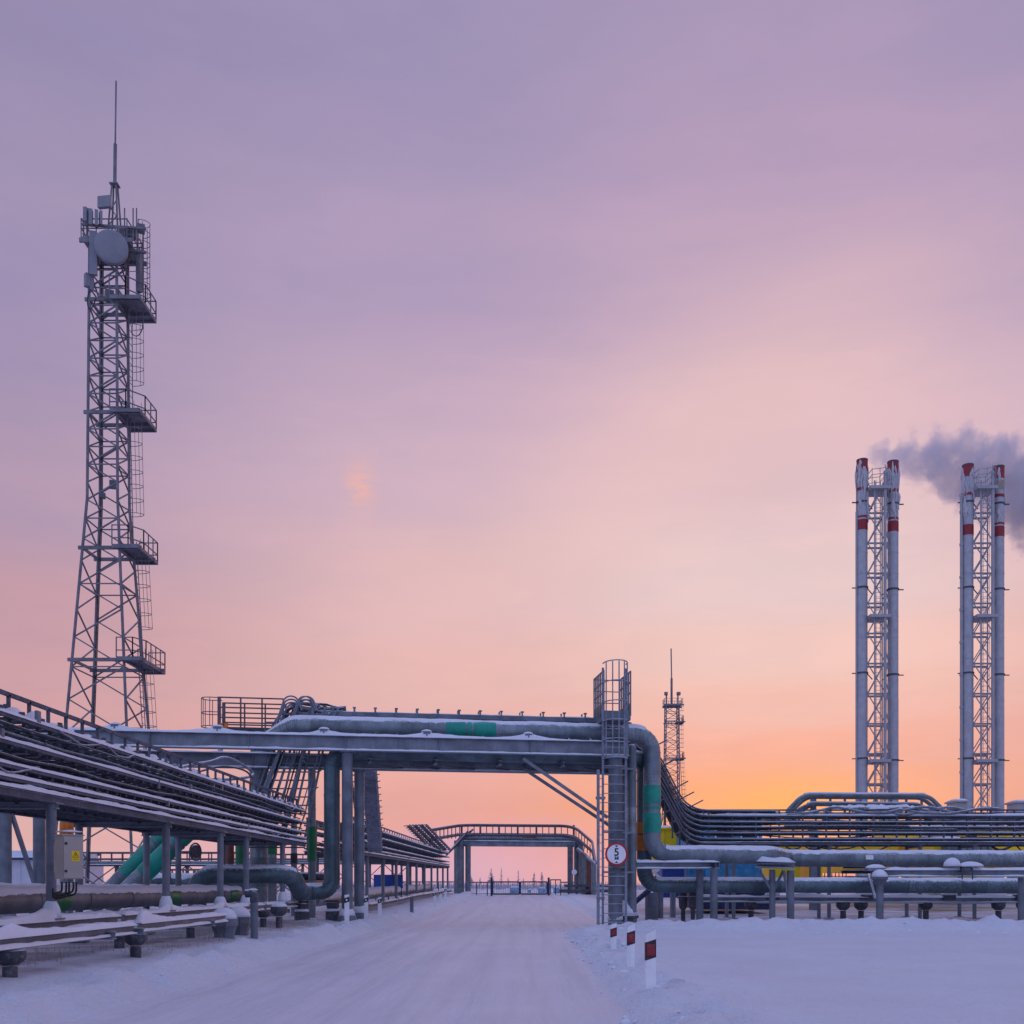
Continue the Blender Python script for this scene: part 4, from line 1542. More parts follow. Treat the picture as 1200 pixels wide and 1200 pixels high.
t = shed('blue ribbed plant cabin behind the cable rack with a navy skirt', X_(806, 52), X_(893, 52), 52, 6, Z_(1032, 52), Z_(958, 52), 'blue', rib=.45, win=(X_(848, 52), X_(878, 52)))
m_ = MB(); m_.box((X_(862, 51.6), 54.6, (Z_(1066, 51.6) + Z_(1034, 51.6)) / 2), X_(903, 51.6) - X_(822, 51.6), 6, Z_(1034, 51.6) - Z_(1066, 51.6)); m_.build('skirt', 'navy', t)
m_ = MB(); m_.box((X_(858, 51.4), 51.5, Z_(1024, 51.4)), X_(890, 51.4) - X_(826, 51.4), .5, Z_(1020, 51.4) - Z_(1031, 51.4)); m_.build('ledge', 'blue', t)
t = shed('low royal blue ribbed cabin half hidden by pipes just right of the bridge ladder', X_(776, 50), X_(802, 50), 50, 3, Z_(1052, 50), Z_(1014, 50), 'royal', rib=.16)
t = shed('bright yellow cabin peeping out beside the bend of the large pipe', X_(765, 56), X_(801, 56), 56, 4, Z_(1024, 56), Z_(972, 56), 'yellow', rib=1.2)
t = T('yellow_frame', 'small yellow ramp frame low behind the bridge column', 'frame', (6, 46, .5))
m_ = MB(); m_.bar(at(750, 1030, 46), at(760, 1020, 46), .3, .2); m_.bar(at(750, 1010, 46), at(750, 1030, 46), .12); m_.build('ramp', 'yellow', t)
m_ = MB(); m_.bar(at(756, 1030, 46.2), at(772, 1018, 46.2), .15); m_.bar(at(776, 1030, 46.2), at(760, 1018, 46.2), .1); m_.build('brace', 'white', t)
shed('yellow cabin with a lattice gap to its right, behind the braced support', X_(908, 58), X_(938, 58), 58, 4, Z_(1034, 58), Z_(989, 58), 'yellow', rib=1.4, group=None)
shed('narrow yellow cabin behind the grey posts, left of the octagonal-headed support', X_(947, 60), X_(964, 60), 60, 3, Z_(1036, 60), Z_(985, 60), 'yellow', rib=1.2)
t = T('grey_post', 'grey square post between two yellow cabins', 'post', (X_(953, 57), 57, 0)); MB().box((X_(953.5, 57), 57, 2.2), .42, .42, 4.8).build('shaft', 'steel', t)
shed('wide low yellow cabin behind the rack, under the left chimney', X_(985, 62), X_(1053, 62), 62, 5, Z_(1022, 62), Z_(986, 62), 'yellow', rib=1.2)
shed('tall yellow cabin behind the rack, right of the left chimney', X_(1054, 64), X_(1080, 64), 64, 5, Z_(1018, 64), Z_(971, 64), 'yellow', rib=1.2)
shed('yellow cabin with a grey end wall, between the chimneys', X_(1082, 60), X_(1110, 60), 60, 5, Z_(1026, 60), Z_(986, 60), 'yellow', rib=1.2)
shed('grey insulated housing between the yellow cabins', X_(1111, 59), X_(1126, 59), 59, 4, Z_(1034, 59), Z_(984, 59), 'steel', rib=.5)
shed('yellow cabin with snow on its roof at the right edge, below the right chimney', X_(1166, 58), X_(1218, 58), 58, 5, Z_(1026, 58), Z_(972, 58), 'yellow', rib=1.3)
shed('long low yellow skid seen through the pipes on the right', X_(1080, 55), X_(1160, 55), 55, 3, Z_(1040, 55), Z_(1026, 55), 'yellow', rib=1.2)
shed('white insulated cabin behind the rack between the chimneys', X_(1088, 68), X_(1162, 68), 68, 5, .8, Z_(970, 68), 'wall', rib=1.0)
for x0, x1, y1, lab in ((1120.5, 1133, 940, 'grey box housing on top of the rack at the foot of the right chimney'), (1192.5, 1208, 941, 'grey box housing on top of the rack at the right edge of the picture')):
    shed(lab, X_(x0, 66), X_(x1, 66), 66, 1.5, 1.0, Z_(y1, 66), 'stackst', rib=0, cat='housing')
# pipe heap and bent ducts in the gap behind the rack
t = T('duct_cluster', 'cluster of frosted bent ducts behind the rack right of the grey housing', 'ducts', (X_(1145, 56), 56, 1))
for k in range(5):
    a = at(1128 + 8 * k, 1006, 56); b = at(1136 + 8 * k, 984, 56)
    m_ = MB(); m_.tube(fillet([a, a.lerp(b, .5) + V((-.2, 0, .3)), b, b + V((.5, .2, 0))], .3), .16, 10); m_.build('duct', 'clad', t)
t = T('pipe_stack', 'dark flat frames and pipes stacked behind the octagonal-headed support', 'frames', (X_(1000, 48), 48, 1))
for k, (y, x0, x1) in enumerate(((1016, 988, 1022), (1022, 986, 1024), (1029, 990, 1018))):
    o = MB().ibeam(at(x0, y, 48), at(x1, y, 48), .3, .14).build('beam', 'dark', t)
    MB().strip(at(x0, y, 48) + Z * .07, at(x1, y, 48) + Z * .07, .3, .05, seed=k).build('snow', 'snow', o)
# red-brown lattice fence seen in the gap
t = T('lattice_screen', 'red-brown lattice screen seen in the gap between yellow cabins', 'lattice', (X_(973, 75), 75, 0))
m_ = MB()
for k in range(9):
    px = 958 + 4.2 * k
    m_.bar(at(px, 1034, 75), at(px, 1008, 75), .06)
for y in (1009, 1015, 1021, 1027, 1033):
    m_.bar(at(957, y, 75), at(993, y, 75), .06)
m_.build('bars', 'redlat', t)

# raised pipe loop in front of the left chimney
t = T('pipe_loop', 'raised loop of grey pipes with rounded shoulders above the rack, before the left chimney', 'pipe loop', (X_(1015, 60), 60, 1))
for k, (x0, x1, x2, x3, yt, r) in enumerate(((921, 941, 1088, 1106, 931.5, .13), (926, 945, 1080, 1100, 934, .12), (931, 950, 1074, 1094, 942, .12), (936, 953, 1068, 1088, 943, .10))):
    Y = 60 + .5 * k
    pts = fillet([at(x0, 962, Y), at(x0 + 2, 950, Y), at(x1, yt, Y), at(x2, yt + 1, Y), at(x3, 950, Y), at(x3 + 1, 962, Y)], [.7, 1.1, 1.1, .7], 7)
    o = MB().tube(pts, r, 10).build('pipe', 'clad', t)
    MB().pcap([p for p in pts if p.z > Z_(yt + 2, Y)], r, 55, .04, seed=k, step=.4).build('snow', 'snow', o)
for px in (953, 973, 990, 1008, 1026, 1044, 1062, 1080):
    m_ = MB(); m_.bar(at(px, 960, 61.2), at(px, 933, 61.2), .12 if px != 953 else .3); m_.bar(at(px, 944.5, 60), at(px, 944.5, 61.6), .1); m_.build('post', 'steel', t)

# ------------------------------------------------------------------ delineator posts
def delineator(px, py, Y, zoff, h, w, label, far, group, tilt=0):
    p = at(px, 1100, Y)
    zg = gz(p.x, p.y)
    t = T('delineator_post', label, 'road post', (p.x, p.y, zg), group)
    lean = V((tilt * h, 0, 0))
    a, b = V((p.x, p.y, zg - .3)), V((p.x, p.y, zg + h)) + lean
    hw, hd = w / 2, w * .32
    m_ = MB(); i0 = 0
    tl = .035 * (1 if not far else .3)
    for q, e in ((a, 0), (b, 1)):
        for sx, sy in ((-1, -1), (1, -1), (1, 1), (-1, 1)):
            m_.v.append(q + V((sx * hw, sy * hd, e * (sx * tl - .05 * (sy > 0)))))
    for i in range(4):
        m_.face((i, (i + 1) % 4, 4 + (i + 1) % 4, 4 + i))
    m_.face((3, 2, 1, 0)); m_.face((4, 5, 6, 7))
    m_.build('post', 'white', t)
    m_ = MB()
    z0, z1 = (.54, .85) if not far else (.72, .9)
    sl = w * .35
    for q in (z0, z1):
        c = a.lerp(b, (q * h + .3) / (h + .3))
        for sx, sy in ((-1, -1), (1, -1), (1, 1), (-1, 1)):
            m_.v.append(c + V((sx * (hw + .004), sy * (hd + .004), sx * sl * .5)))
    for i in range(4):
        m_.face((i, (i + 1) % 4, 4 + (i + 1) % 4, 4 + i))
    m_.face((3, 2, 1, 0)); m_.face((4, 5, 6, 7))
    m_.build('band', 'maroon' if not far else 'black', t)
    c = a.lerp(b, ((z0 + z1) / 2 * h + .3) / (h + .3))
    m_ = MB(); rw, rh = (w * .78, h * .19) if not far else (w * .35, h * .07)
    m_.bar(c - V((0, hd + .01, rh / 2)), c + V((0, -hd - .01, rh / 2)), rw, .012, up=V((0, 1, 0)))
    m_.build('reflector', 'redp' if not far else 'white', t)


g1 = 'red banded posts on the right road edge'
delineator(762.2, 0, 12.7, 0, .72, .125, 'nearest red banded white post on the right road edge, tallest in view', False, g1)
delineator(738.8, 0, 16.7, 0, .68, .12, 'middle red banded white post on the right road edge', False, g1, .015)
delineator(719.0, 0, 21.6, 0, .58, .125, 'farthest red banded white post, half sunk in snow before the ladder', False, g1)
g2 = 'black banded posts on the left road edge'
delineator(406.5, 0, 33, 0, .9, .14, 'black banded white post standing right before the left bridge column', True, g2)
delineator(429, 0, 38, 0, .88, .14, 'black banded white post just right of the left bridge columns', True, g2)
delineator(445, 0, 41.5, 0, .85, .14, 'black banded white post, third along the left road edge past the bridge columns', True, g2)
for i, (px, Y, lab) in enumerate(((509.5, 61, 'nearest of three small posts by the end of the far rack'), (516, 66, 'middle of three small posts by the end of the far rack'), (522, 71, 'farthest of three small posts by the end of the far rack'))):
    delineator(px, 0, Y, 0, .85, .15, lab, True, g2)
p = at(482.5, 1056, 50)
tag(MB().tube([(p.x, p.y, gz(p.x, p.y) - .2), (p.x, p.y, gz(p.x, p.y) + .75)], .09, 10).build('marker_post', 'steel'), 'plain grey round marker post beside the far rack', 'post')

# ------------------------------------------------------------------ far gantry over the road
YG = 104.0
t = T('pipe_gantry', 'distant grey pipe gantry spanning the road beyond the gate', 'gantry', (-1.5, YG, .6))


def G(px, py, v=0):
    return at(px, py, YG + v)


for v in (0, 2.2):
    o = MB().ibeam(G(535, 988.5, v), G(674, 989.5, v), .3, .55).build('girder', 'girder', t)
    MB().strip(G(535, 985.3, v), G(674, 986.3, v), .3, .06, seed=v, step=.6).build('snow', 'snow', o)
for px, v, r, yt in ((539, 0, .42, 985), (548.5, 0, .28, 990), (536, 2.2, .35, 985), (668, 0, .25, 989), (676, 2.2, .3, 984), (682, 1.2, .24, 995)):
    p = G(px, 1040, v); MB().tube([(p.x, p.y, gz(p.x, p.y) - .3), G(px, yt, v)], r, 12).build('column', 'steel', t)
for k, (py, r) in enumerate(((981.5, .28), (983.5, .2), (979.5, .12))):
    pts = fillet([G(535, 1000, .6 + k * .5), G(538, py, .6 + k * .5), G(680, py + 1.5, .6 + k * .5), G(684 + k, 1030, .6 + k * .5)], .8)
    MB().tube(pts, r, 10).build('pipe', 'clad', t)
MB().tube([G(612, 981.6, .6), G(628, 981.8, .6)], .29, 10).build('colour_band', 'brownp', t)
m_ = MB()
for v in (.4, 2.4):
    for y0 in (966.5, 968, 976.5, 978):
        m_.tube(fillet([at(505, y0 + 6, YG - 8 + v) , G(541, y0, v), G(672, y0 + 1, v), at(694, y0 + 20, YG + v - 4), at(698, 1012, YG + v - 8)], 2.0), .13 if y0 in (966.5, 978) else .07, 6)
    for k in range(19):
        px = 541 + k * 7.3
        m_.bar(G(px, 966 + k * .05, v), G(px, 980 + k * .05, v), .2 if k % 3 == 0 else .09)
    for k in range(7):
        a = at(511 + 4.6 * k, 971 - .6 * k, YG - 7 + k + v); m_.bar(a, a - Z * (1.0 + .05 * k), .09)
        a = at(675 + 3.3 * k, 972 + k * k * .7, YG + v - k * .8); m_.bar(a, a - Z * 1.4, .08)
for k in range(10):
    px = 541 + k * 14.6
    m_.bar(G(px, 978, .4), G(px, 978, 2.4), .08); m_.bar(G(px, 967, .4), G(px, 967, 2.4), .06)
m_.build('cable_tray', 'redlat', t)
m_ = MB()
for k in range(4):
    m_.bar(at(523 + k * 2, 1002 - 2 * k, YG - 3 + k * .6), G(545 + 3 * k, 978 - 2 * k, k * .5), .16)
m_.bar(at(530, 995, YG), G(548, 974), .12); m_.bar(G(536, 976), G(548, 996), .1)
m_.build('brace', 'dark', t)
m_ = MB()                                                  # ladder at its right leg
for px in (665.4, 671.4):
    m_.bar(G(px, 1049, -.6), G(px, 990, -.6), .07)
for k in range(20):
    y = 1047 - k * 2.9
    m_.bar(G(665.4, y, -.6), G(671.4, y, -.6), .04)
m_.build('ladder', 'redlat', t)
tag(MB().tube([G(673, 1022, -.9), G(673, 1022, -.86)], .27, 20).build('sign_disc', 'white'), 'small pale round sign on the right leg of the distant gantry', 'sign')
# pipes coming down to the right of the far gantry
t = T('riser_pipes', 'bundle of grey pipes dropping down right of the distant gantry', 'pipes', (6, 100, .5))
for k in range(6):
    px = 683.5 + 2.8 * k
    q = at(px, 1000 + k * 2.4, 99 - k)
    m_ = MB().tube(fillet([q - V((.45, -1.5, -.45)), q, V((q.x, q.y, gz(q.x, q.y)))], .5), .12 if k % 2 else .18, 8); m_.build('pipe', 'brownp' if k in (2, 3) else 'clad', t)
m_ = MB(); m_.box(at(688, 1044, 96), 5.2, 1, .3); m_.box(at(690, 1038, 97), 4.6, 1, .25); m_.build('base_frame', 'dark', t)
# slanting tray ramp joining the far rack to the gantry
t = T('tray_ramp', 'slanting frosted cable ramp rising from the far rack to the gantry', 'cable ramp', (-9, 92, 4))
m_ = MB()
a0, a1 = at(507, 997, 88), at(478, 968, 84)
for k in range(4):
    o_ = V((.5 * k, 0, .03 * k))
    m_.bar(a0 + o_, a1 + o_, .14, .16)
for k in range(14):
    q = a1.lerp(a0, k / 13)
    m_.bar(q - V((.35 if k < 7 else 0, 0, 0)), q + V((1.5, 0, .1)), .07)
m_.build('ladder_tray', 'steel', t)
m_ = MB()
for k in range(5):
    o_ = V((.15 + .25 * k, 0, .1 + .01 * k)); m_.tube([a1 + o_, a0 + o_], .06, 6)
m_.build('cable_bundle', 'cablef', t)

# ------------------------------------------------------------------ gate and what is beyond it
YF = 98.0
zgF = gz(-1, YF)
t = T('road_gate', 'dark double-leaf mesh gate closing the road under the distant gantry', 'gate', (-.8, YF, zgF))


def leaf(x0, x1, name='gate_leaf'):
    m_ = MB()
    xa, xb = X_(x0, YF), X_(x1, YF); zb_, zt2 = zgF + .12, Z_(1033.5, YF)
    for z in (zb_, zt2, (zb_ + zt2) / 2 if False else zb_):
        m_.bar((xa, YF, z), (xb, YF, z), .13)
    m_.bar((xa, YF, zb_), (xa, YF, zt2), .13); m_.bar((xb, YF, zb_), (xb, YF, zt2), .13)
    l_ = m_.build(name, 'navy', t)
    m_ = MB()
    n = int((xb - xa) / .16)
    for k in range(1, n):
        x = xa + (xb - xa) * k / n; m_.bar((x, YF, zb_), (x, YF, zt2), .024)
    for k in range(1, 6):
        z = zb_ + (zt2 - zb_) * k / 6; m_.bar((xa, YF, z), (xb, YF, z), .024)
    m_.build('mesh_panel', 'mast', l_)


leaf(577.5, 608.8); leaf(609.8, 641)
for px in (576, 643):
    MB().box((X_(px, YF), YF + .05, zgF + .8), .2, .2, 1.8).build('gate_post', 'navy', t)


def fence(label, x0, x1, Y, zt_py, step=12.5):
    t = T('mesh_fence', label, 'fence', (X_((x0 + x1) / 2, Y), Y, gz(X_(x0, Y), Y)))
    zt2 = Z_(zt_py, Y)
    m_ = MB(); px = x0
    zb_ = gz(X_((x0 + x1) / 2, Y), Y) - .05
    while px <= x1 + .1:
        MB().bar((X_(px, Y), Y, zb_ - .2), (X_(px, Y), Y, zt2 + .04), .09).build('post', 'navy', t); px += step
    m_.bar((X_(x0, Y), Y, zt2), (X_(x1, Y), Y, zt2), .12); m_.bar((X_(x0, Y), Y, zb_ + .2), (X_(x1, Y), Y, zb_ + .2), .05)
    n = int((X_(x1, Y) - X_(x0, Y)) / .2)
    for k in range(n):
        x = X_(x0, Y) + (k + .5) * .2; m_.bar((x, Y, zb_ + .2), (x, Y, zt2), .013)
    m_.build('mesh_panel', 'mast', t)


fence('mesh fence left of the road gate, running under the distant gantry', 546, 574.5, YF, 1034)
fence('mesh fence right of the road gate beside the gantry ladder', 657, 676, YF, 1034, 9.5)
fence('low railed fence behind the far rack, left of the gantry', 470, 540, 112, 1033.5, 11)
fence('thin far fence across the gap right of the road gate', 645, 657, 103, 1031, 6)
for px, w_, y0, y1, Y, lab in ((604, 13, 1040, 1052, 125, 'pale blue box left of centre behind the gate mesh'), (620.5, 4, 1043, 1052, 126, 'narrow pale blue cabinet behind the right gate leaf'),
                               (635, 9, 1041, 1052, 125, 'pale blue box near the right gate post behind the mesh'), (652, 7, 1040, 1051, 122, 'pale blue box right of the gate, in the fence gap')):
    t = T('utility_box', lab, 'utility box', (X_(px, Y), Y, gz(0, Y)), 'pale blue boxes behind the gate')
    zg = gz(X_(px, Y), Y)
    m_ = MB().box((X_(px, Y), Y, (zg + Z_(y0, Y)) / 2), w_ * Y / FP, .8, Z_(y0, Y) - zg); m_.build('body', 'pblue', t)
    m_ = MB().box((X_(px, Y), Y - .43, (zg + Z_(y0, Y)) / 2), w_ * Y / FP * .7, .04, (Z_(y0, Y) - zg) * .75); m_.build('door', 'pblue', t)
    MB().strip((X_(px - w_ / 2, Y), Y, Z_(y0, Y)), (X_(px + w_ / 2, Y), Y, Z_(y0, Y)), .8, .15, seed=px).build('snow', 'snow', t)
# blue hoarding left behind the far rack
t = T('blue_hoarding', 'royal blue sheet hoarding standing behind the posts of the far rack', 'hoarding', (X_(455, 72), 72, .3))
m_ = MB().box((X_(455, 72), 72, (Z_(1041, 72) + Z_(1025, 72)) / 2), 2.05, .08, Z_(1025, 72) - Z_(1041, 72)); m_.build('panel', 'royal', t)
for px in (440, 455, 470):
    MB().bar((X_(px, 72), 72.1, gz(-9, 72) - .2), (X_(px, 72), 72.1, Z_(1026, 72)), .08).build('post', 'navy', t)
# pale low pipe along the foot of the far rack
pipeline('pale snow-covered pipe along the foot of the far rack', [(-9.3, 44, .95), (-9.3, 97, 1.3)], 0, .3, 'clad', ang=80, th=.1, joint=2, n=14)
tq = T('steel_frame', 'low dark footing beams along the posts of the far rack', 'steel frame', (-8, 70, .5))
for y0 in range(47, 97, 7):
    o = MB().ibeam((-7.8, y0, gz(-7.8, y0) + .25), (-7.8, y0 + 6.5, gz(-7.8, y0 + 6.5) + .25), .14, .16).build('beam', 'dark', tq)
    MB().strip((-7.8, y0, gz(-7.8, y0) + .33), (-7.8, y0 + 6.5, gz(-7.8, y0 + 6.5) + .33), .15, .08, seed=y0, step=.5).build('snow', 'snow', o)
# ------------------------------------------------------------------ lattice radio masts
def mast(cx, cy, zg, prof, plats, label, side, full=True):
    """prof: (z, half width); plats: floor heights with a railed balcony on the right"""
    t = T('radio_mast', label, 'mast', (cx, cy, zg))

    def hw(z):
        for (z0, h0), (z1, h1) in zip(prof, prof[1:]):
            if z <= z1:
                return h0 + (h1 - h0) * (z - z0) / (z1 - z0)
        return prof[-1][1]

    def cn(i, z):
        h = hw(z)
        return V((cx + h * (-1, 1, 1, -1)[i], cy + h * (-1, -1, 1, 1)[i], zg + z))

    top = prof[-1][0]
    kn = prof[1][0]
    for i in range(4):
        MB().tube([cn(i, z) for z in (0, kn, top)], .088 * side, 8).build('leg', 'mast', t)
    for i in range(4):
        m_ = MB(); z = 0; k = 0
        j = (i + 1) % 4
        while z < top - .4:
            st = min(max(1.05, hw(z) * 1.15), top - z)
            a, b = (i, j) if k % 2 else (j, i)
            m_.bar(cn(a, z), cn(b, z + st), .075 * side)
            if z > kn or k % 3 == 2:
                m_.bar(cn(i, z + st), cn(j, z + st), .065 * side)
            z += st; k += 1
        m_.build('bracing', 'mast', t)
    for zp in plats:
        m_ = MB()
        for i, e in ((0, .35), (2, .35)):
            a, b = (cn(0, zp), cn(1, zp)) if i == 0 else (cn(3, zp), cn(2, zp))
            d = (b - a).normalized()
            m_.bar(a - d * .25, b + d * 1.3, .12, .2)
        m_.bar(cn(0, zp), cn(3, zp), .1, .16); m_.bar(cn(1, zp), cn(2, zp), .1, .16)
        m_.build('ring_beam', 'mast', t)
        x0, x1 = cx + hw(zp) - .35, cx + max(hw(zp) + 1.05, 2.27 if full else 0)
        y0, y1 = cy - hw(zp) - .25, cy + hw(zp) + .75
        p_ = MB().box(((x0 + x1) / 2, (y0 + y1) / 2, zg + zp + .1), x1 - x0, y1 - y0, .08)
        p_.bar((x1, y0, zg + zp), (x1, y1, zg + zp), .08, .2); p_.bar((x0, y0, zg + zp), (x1, y0, zg + zp), .08, .2); p_.bar((x0, y1, zg + zp), (x1, y1, zg + zp), .08, .2)
        po = p_.build('platform', 'mast', t)
        r_ = MB()
        loop = [V((x0, y0, 0)), V((x0 + .95, y0, 0)), V((x1, y0 + .9, 0)), V((x1, y1, 0)), V((x0 + .4, y1, 0))]
        for h in (.5, 1.25):
            for a, b in zip(loop, loop[1:]):
                r_.bar(a + Z * (zg + zp + h), b + Z * (zg + zp + h), .055 * side)
        for a, b in zip(loop, loop[1:]):
            n = max(1, int((b - a).length / .75))
            for k in range(n + 1):
                q = a.lerp(b, k / n); r_.bar(q + Z * (zg + zp + .1), q + Z * (zg + zp + 1.27), .055 * side)
        r_.build('railing', 'mast', po)
    # ladder with hoops on the right face
    lad = MB(); hoop = MB()
    z = 0
    lx = lambda z_: cx + hw(z_) + .2
    stages = [0] + list(plats) + [top]
    for si, (za, zb2) in enumerate(zip(stages, stages[1:])):
        yy = cy + (.35 if si % 2 else -.1)
        xa = cx + hw(za) + .35
        xb = cx + hw(zb2) + .35
        for dy in (-.24, .24):
            lad.bar((xa, yy + dy, zg + za + .2), (xb, yy + dy, zg + zb2 + .9), .05 * side, .04 * side)
        n = int((zb2 - za) / .38)
        for k in range(n):
            f = k / n; x = xa + (xb - xa) * f; zz = zg + za + .3 + (zb2 - za) * f
            lad.bar((x, yy - .24, zz), (x, yy + .24, zz), .025)
        n = int((zb2 - za - 2.2) / .85)
        for k in range(n + 1):
            f = (2.3 + k * .85) / (zb2 - za); x = xa + (xb - xa) * f; zz = zg + za + 2.3 + k * .85
            hoop.tube([V((x + .78 * math.sin(a), yy - .38 * math.cos(a), zz)) for a in [math.pi * i / 9 for i in range(10)]], .02 * side, 5)
        for a in (.2, .5, .8):
            dx, dy = .78 * math.sin(math.pi * a), -.38 * math.cos(math.pi * a)
            f = 2.3 / (zb2 - za)
            hoop.bar((xa + (xb - xa) * f + dx, yy + dy, zg + za + 2.3), (xb + dx, yy + dy, zg + zb2 + .9), .03 * side, .02)
    lad.build('ladder', 'mast', t); hoop.build('hoop_cage', 'mast', t)
    # top deck
    h = hw(top) + .35
    m_ = MB().box((cx + .2, cy, zg + top + .05), 2 * h + .4, 2 * h, .14)
    for s in (-1, 1):
        m_.bar((cx - h - .1, cy + s * h, zg + top - .1), (cx + h + .7, cy + s * h, zg + top - .1), .12, .25)
    td = m_.build('top_deck', 'mast', t)
    r_ = MB()
    cs_ = [V((cx - h, cy - h, 0)), V((cx + h + .4, cy - h, 0)), V((cx + h + .4, cy + h, 0)), V((cx - h, cy + h, 0))]
    for k in range(4):
        a, b = cs_[k], cs_[(k + 1) % 4]
        for q in (.6, 1.15):
            r_.bar(a + Z * (zg + top + q), b + Z * (zg + top + q), .05 * side)
        for f in (0, .33, .67):
            q = a.lerp(b, f); r_.bar(q + Z * (zg + top), q + Z * (zg + top + 1.2), .05 * side)
    r_.build('railing', 'mast', td)
    return t, hw, cn


ZB = .3
tM, hwM, cnM = mast(-25.25, 61.5, ZB, [(0, 2.45), (24.2, .90), (39.4, .80)], [14.5, 21.2, 29.3, 36.0], 'tall lattice radio mast with balconies, dish antenna and whip aerial, at the left', 1.0)
zt_m = ZB + 39.4
MC = V((-25.25, 61.5, 0))
# spire: tapering lattice, tube and whip
m_ = MB()
sc_ = at(134.5, 240, 61.5)
for dx, dy in ((-.35, -.35), (.35, -.35), (.35, .35), (-.35, .35)):
    m_.bar((sc_.x + dx, 61.5 + dy, zt_m), (sc_.x + dx * .35, 61.5 + dy * .35, Z_(217, 61.5)), .08)
for k in range(6):
    z0_ = zt_m + k * .48; f = .35 * (1 - k * .11); s = 1 if k % 2 else -1
    m_.bar((sc_.x - f * s, 61.5 - f, z0_), (sc_.x + f * s * .9, 61.5 - f, z0_ + .48), .05)
m_.box((sc_.x, 61.5, Z_(217, 61.5)), .5, .5, .06)
m_.tube([(sc_.x, 61.5, Z_(217, 61.5)), (sc_.x + .03, 61.5, Z_(169, 61.5))], .10, 10)
m_.tube([(sc_.x + .03, 61.5, Z_(169, 61.5)), (sc_.x + .08, 61.5, Z_(95, 61.5))], .05, 8)
m_.build('whip_aerial', 'mast', tM)
# dish, panel aerials, boxes: each bolted to the mast
c_ = at(130.5, 289, 60.0); dr = V((.33, -1, -.10)).normalized()
m_ = MB()
prof = [(0, .92), (.34, .94), (.36, .91), (.40, .75), (.43, .4), (.44, .05)]
m_.tube([c_ + dr * (d - .3) for d, r in prof], 1, 36, radii=[r for d, r in prof])
m_.build('dish_antenna', 'dishm', tM)
MB().tube([c_ - dr * .3, c_ - dr * 1.0], .3, 12).build('dish_mount', 'mast', tM)


def abox(px, py, Y, w_, h_, d_, name, rz_=0, mat='dishm'):
    q = at(px, py, Y); return MB().box(q, w_, d_, h_, rz_).build(name, mat, tM)


abox(109.5, 297, 60.3, .42, 2.55, .22, 'panel_antenna', .2)
abox(122.5, 237, 60.6, .78, .66, .22, 'panel_antenna', -.15)
for k, (px, py, w_, h_) in enumerate(((100.5, 252, .2, .8), (106.5, 255, .2, .9), (113, 256, .2, .9), (118, 256, .14, .8), (103, 329, .36, .75), (106.5, 332, .22, .9))):
    abox(px, py, 60.0 + .1 * k, w_, h_, .3, 'equipment_box', .2 * k, 'dishm')
abox(163, 320, 61.2, .28, 2.3, .25, 'panel_antenna', -.3, 'mast')
abox(151, 275, 61.0, 1.0, .4, .5, 'equipment_box', 0, 'mast')
abox(164.5, 268, 61.2, .5, .4, .4, 'equipment_box', .4, 'mast')
abox(128, 347, 60.8, .5, .6, .4, 'equipment_box', .5, 'mast')
abox(133, 545 + 23, 61, .45, .45, .3, 'equipment_box', .3, 'mast')
abox(120, 581, 62, .35, .3, .3, 'equipment_box', .3, 'mast')
m_ = MB()
for px in (103, 160, 156, 98, 146):
    m_.bar(at(px, 244, 60.6), at(px, 282, 60.6), .06)
m_.bar(at(96, 263, 60.4), at(171, 268, 60.6), .12); m_.bar(at(97, 274, 60.4), at(118, 284, 60.4), .09); m_.bar(at(140, 290, 61), at(171, 296, 61), .14)
m_.build('mounting_frame', 'mast', tM)
m_ = MB()
for k in range(2):
    m_.tube([cnM(3, z) + V((.1 + .07 * k, -.05, 0)) for z in (39, 30, 24.2, 12, 0)], .03, 6)
m_.tube(smooth([at(105, 338, 60), at(102, 352, 60), at(104, 364, 60), at(110, 358, 60.2), at(112, 350, 60.4)]), .04, 6)
m_.tube(smooth([at(155, 380, 61), at(154, 392, 61), at(162, 395, 61.2), at(168, 384, 61.4), at(166, 376, 61.4)]), .03, 6)
m_.build('cable_bundle', 'cable', tM)

m_ = MB()                                                  # upper ladder cage beside the deck
lc = at(165, 300, 62.2)
z = Z_(346, 62.2)
while z < Z_(262, 62.2):
    m_.tube([V((lc.x + .55 * math.sin(a), 62.2 - .42 * math.cos(a), z)) for a in [math.pi * i / 10 for i in range(11)]], .022, 5)
    z += .62
for a in (.15, .5, .85):
    q = V((lc.x + .55 * math.sin(math.pi * a), 62.2 - .42 * math.cos(math.pi * a), 0)); m_.bar(q + Z * Z_(346, 62.2), q + Z * Z_(264, 62.2), .035, .025)
for dy in (-.42, .42):
    q = V((lc.x, 62.2 + dy, 0)); m_.bar(q + Z * Z_(352, 62.2), q + Z * Z_(262, 62.2), .05)
m_.bar(V((lc.x - 1.0, 62.2, Z_(290, 62.2))), V((lc.x + .1, 62.2, Z_(290, 62.2))), .06)
m_.build('hoop_cage', 'mast', tM)

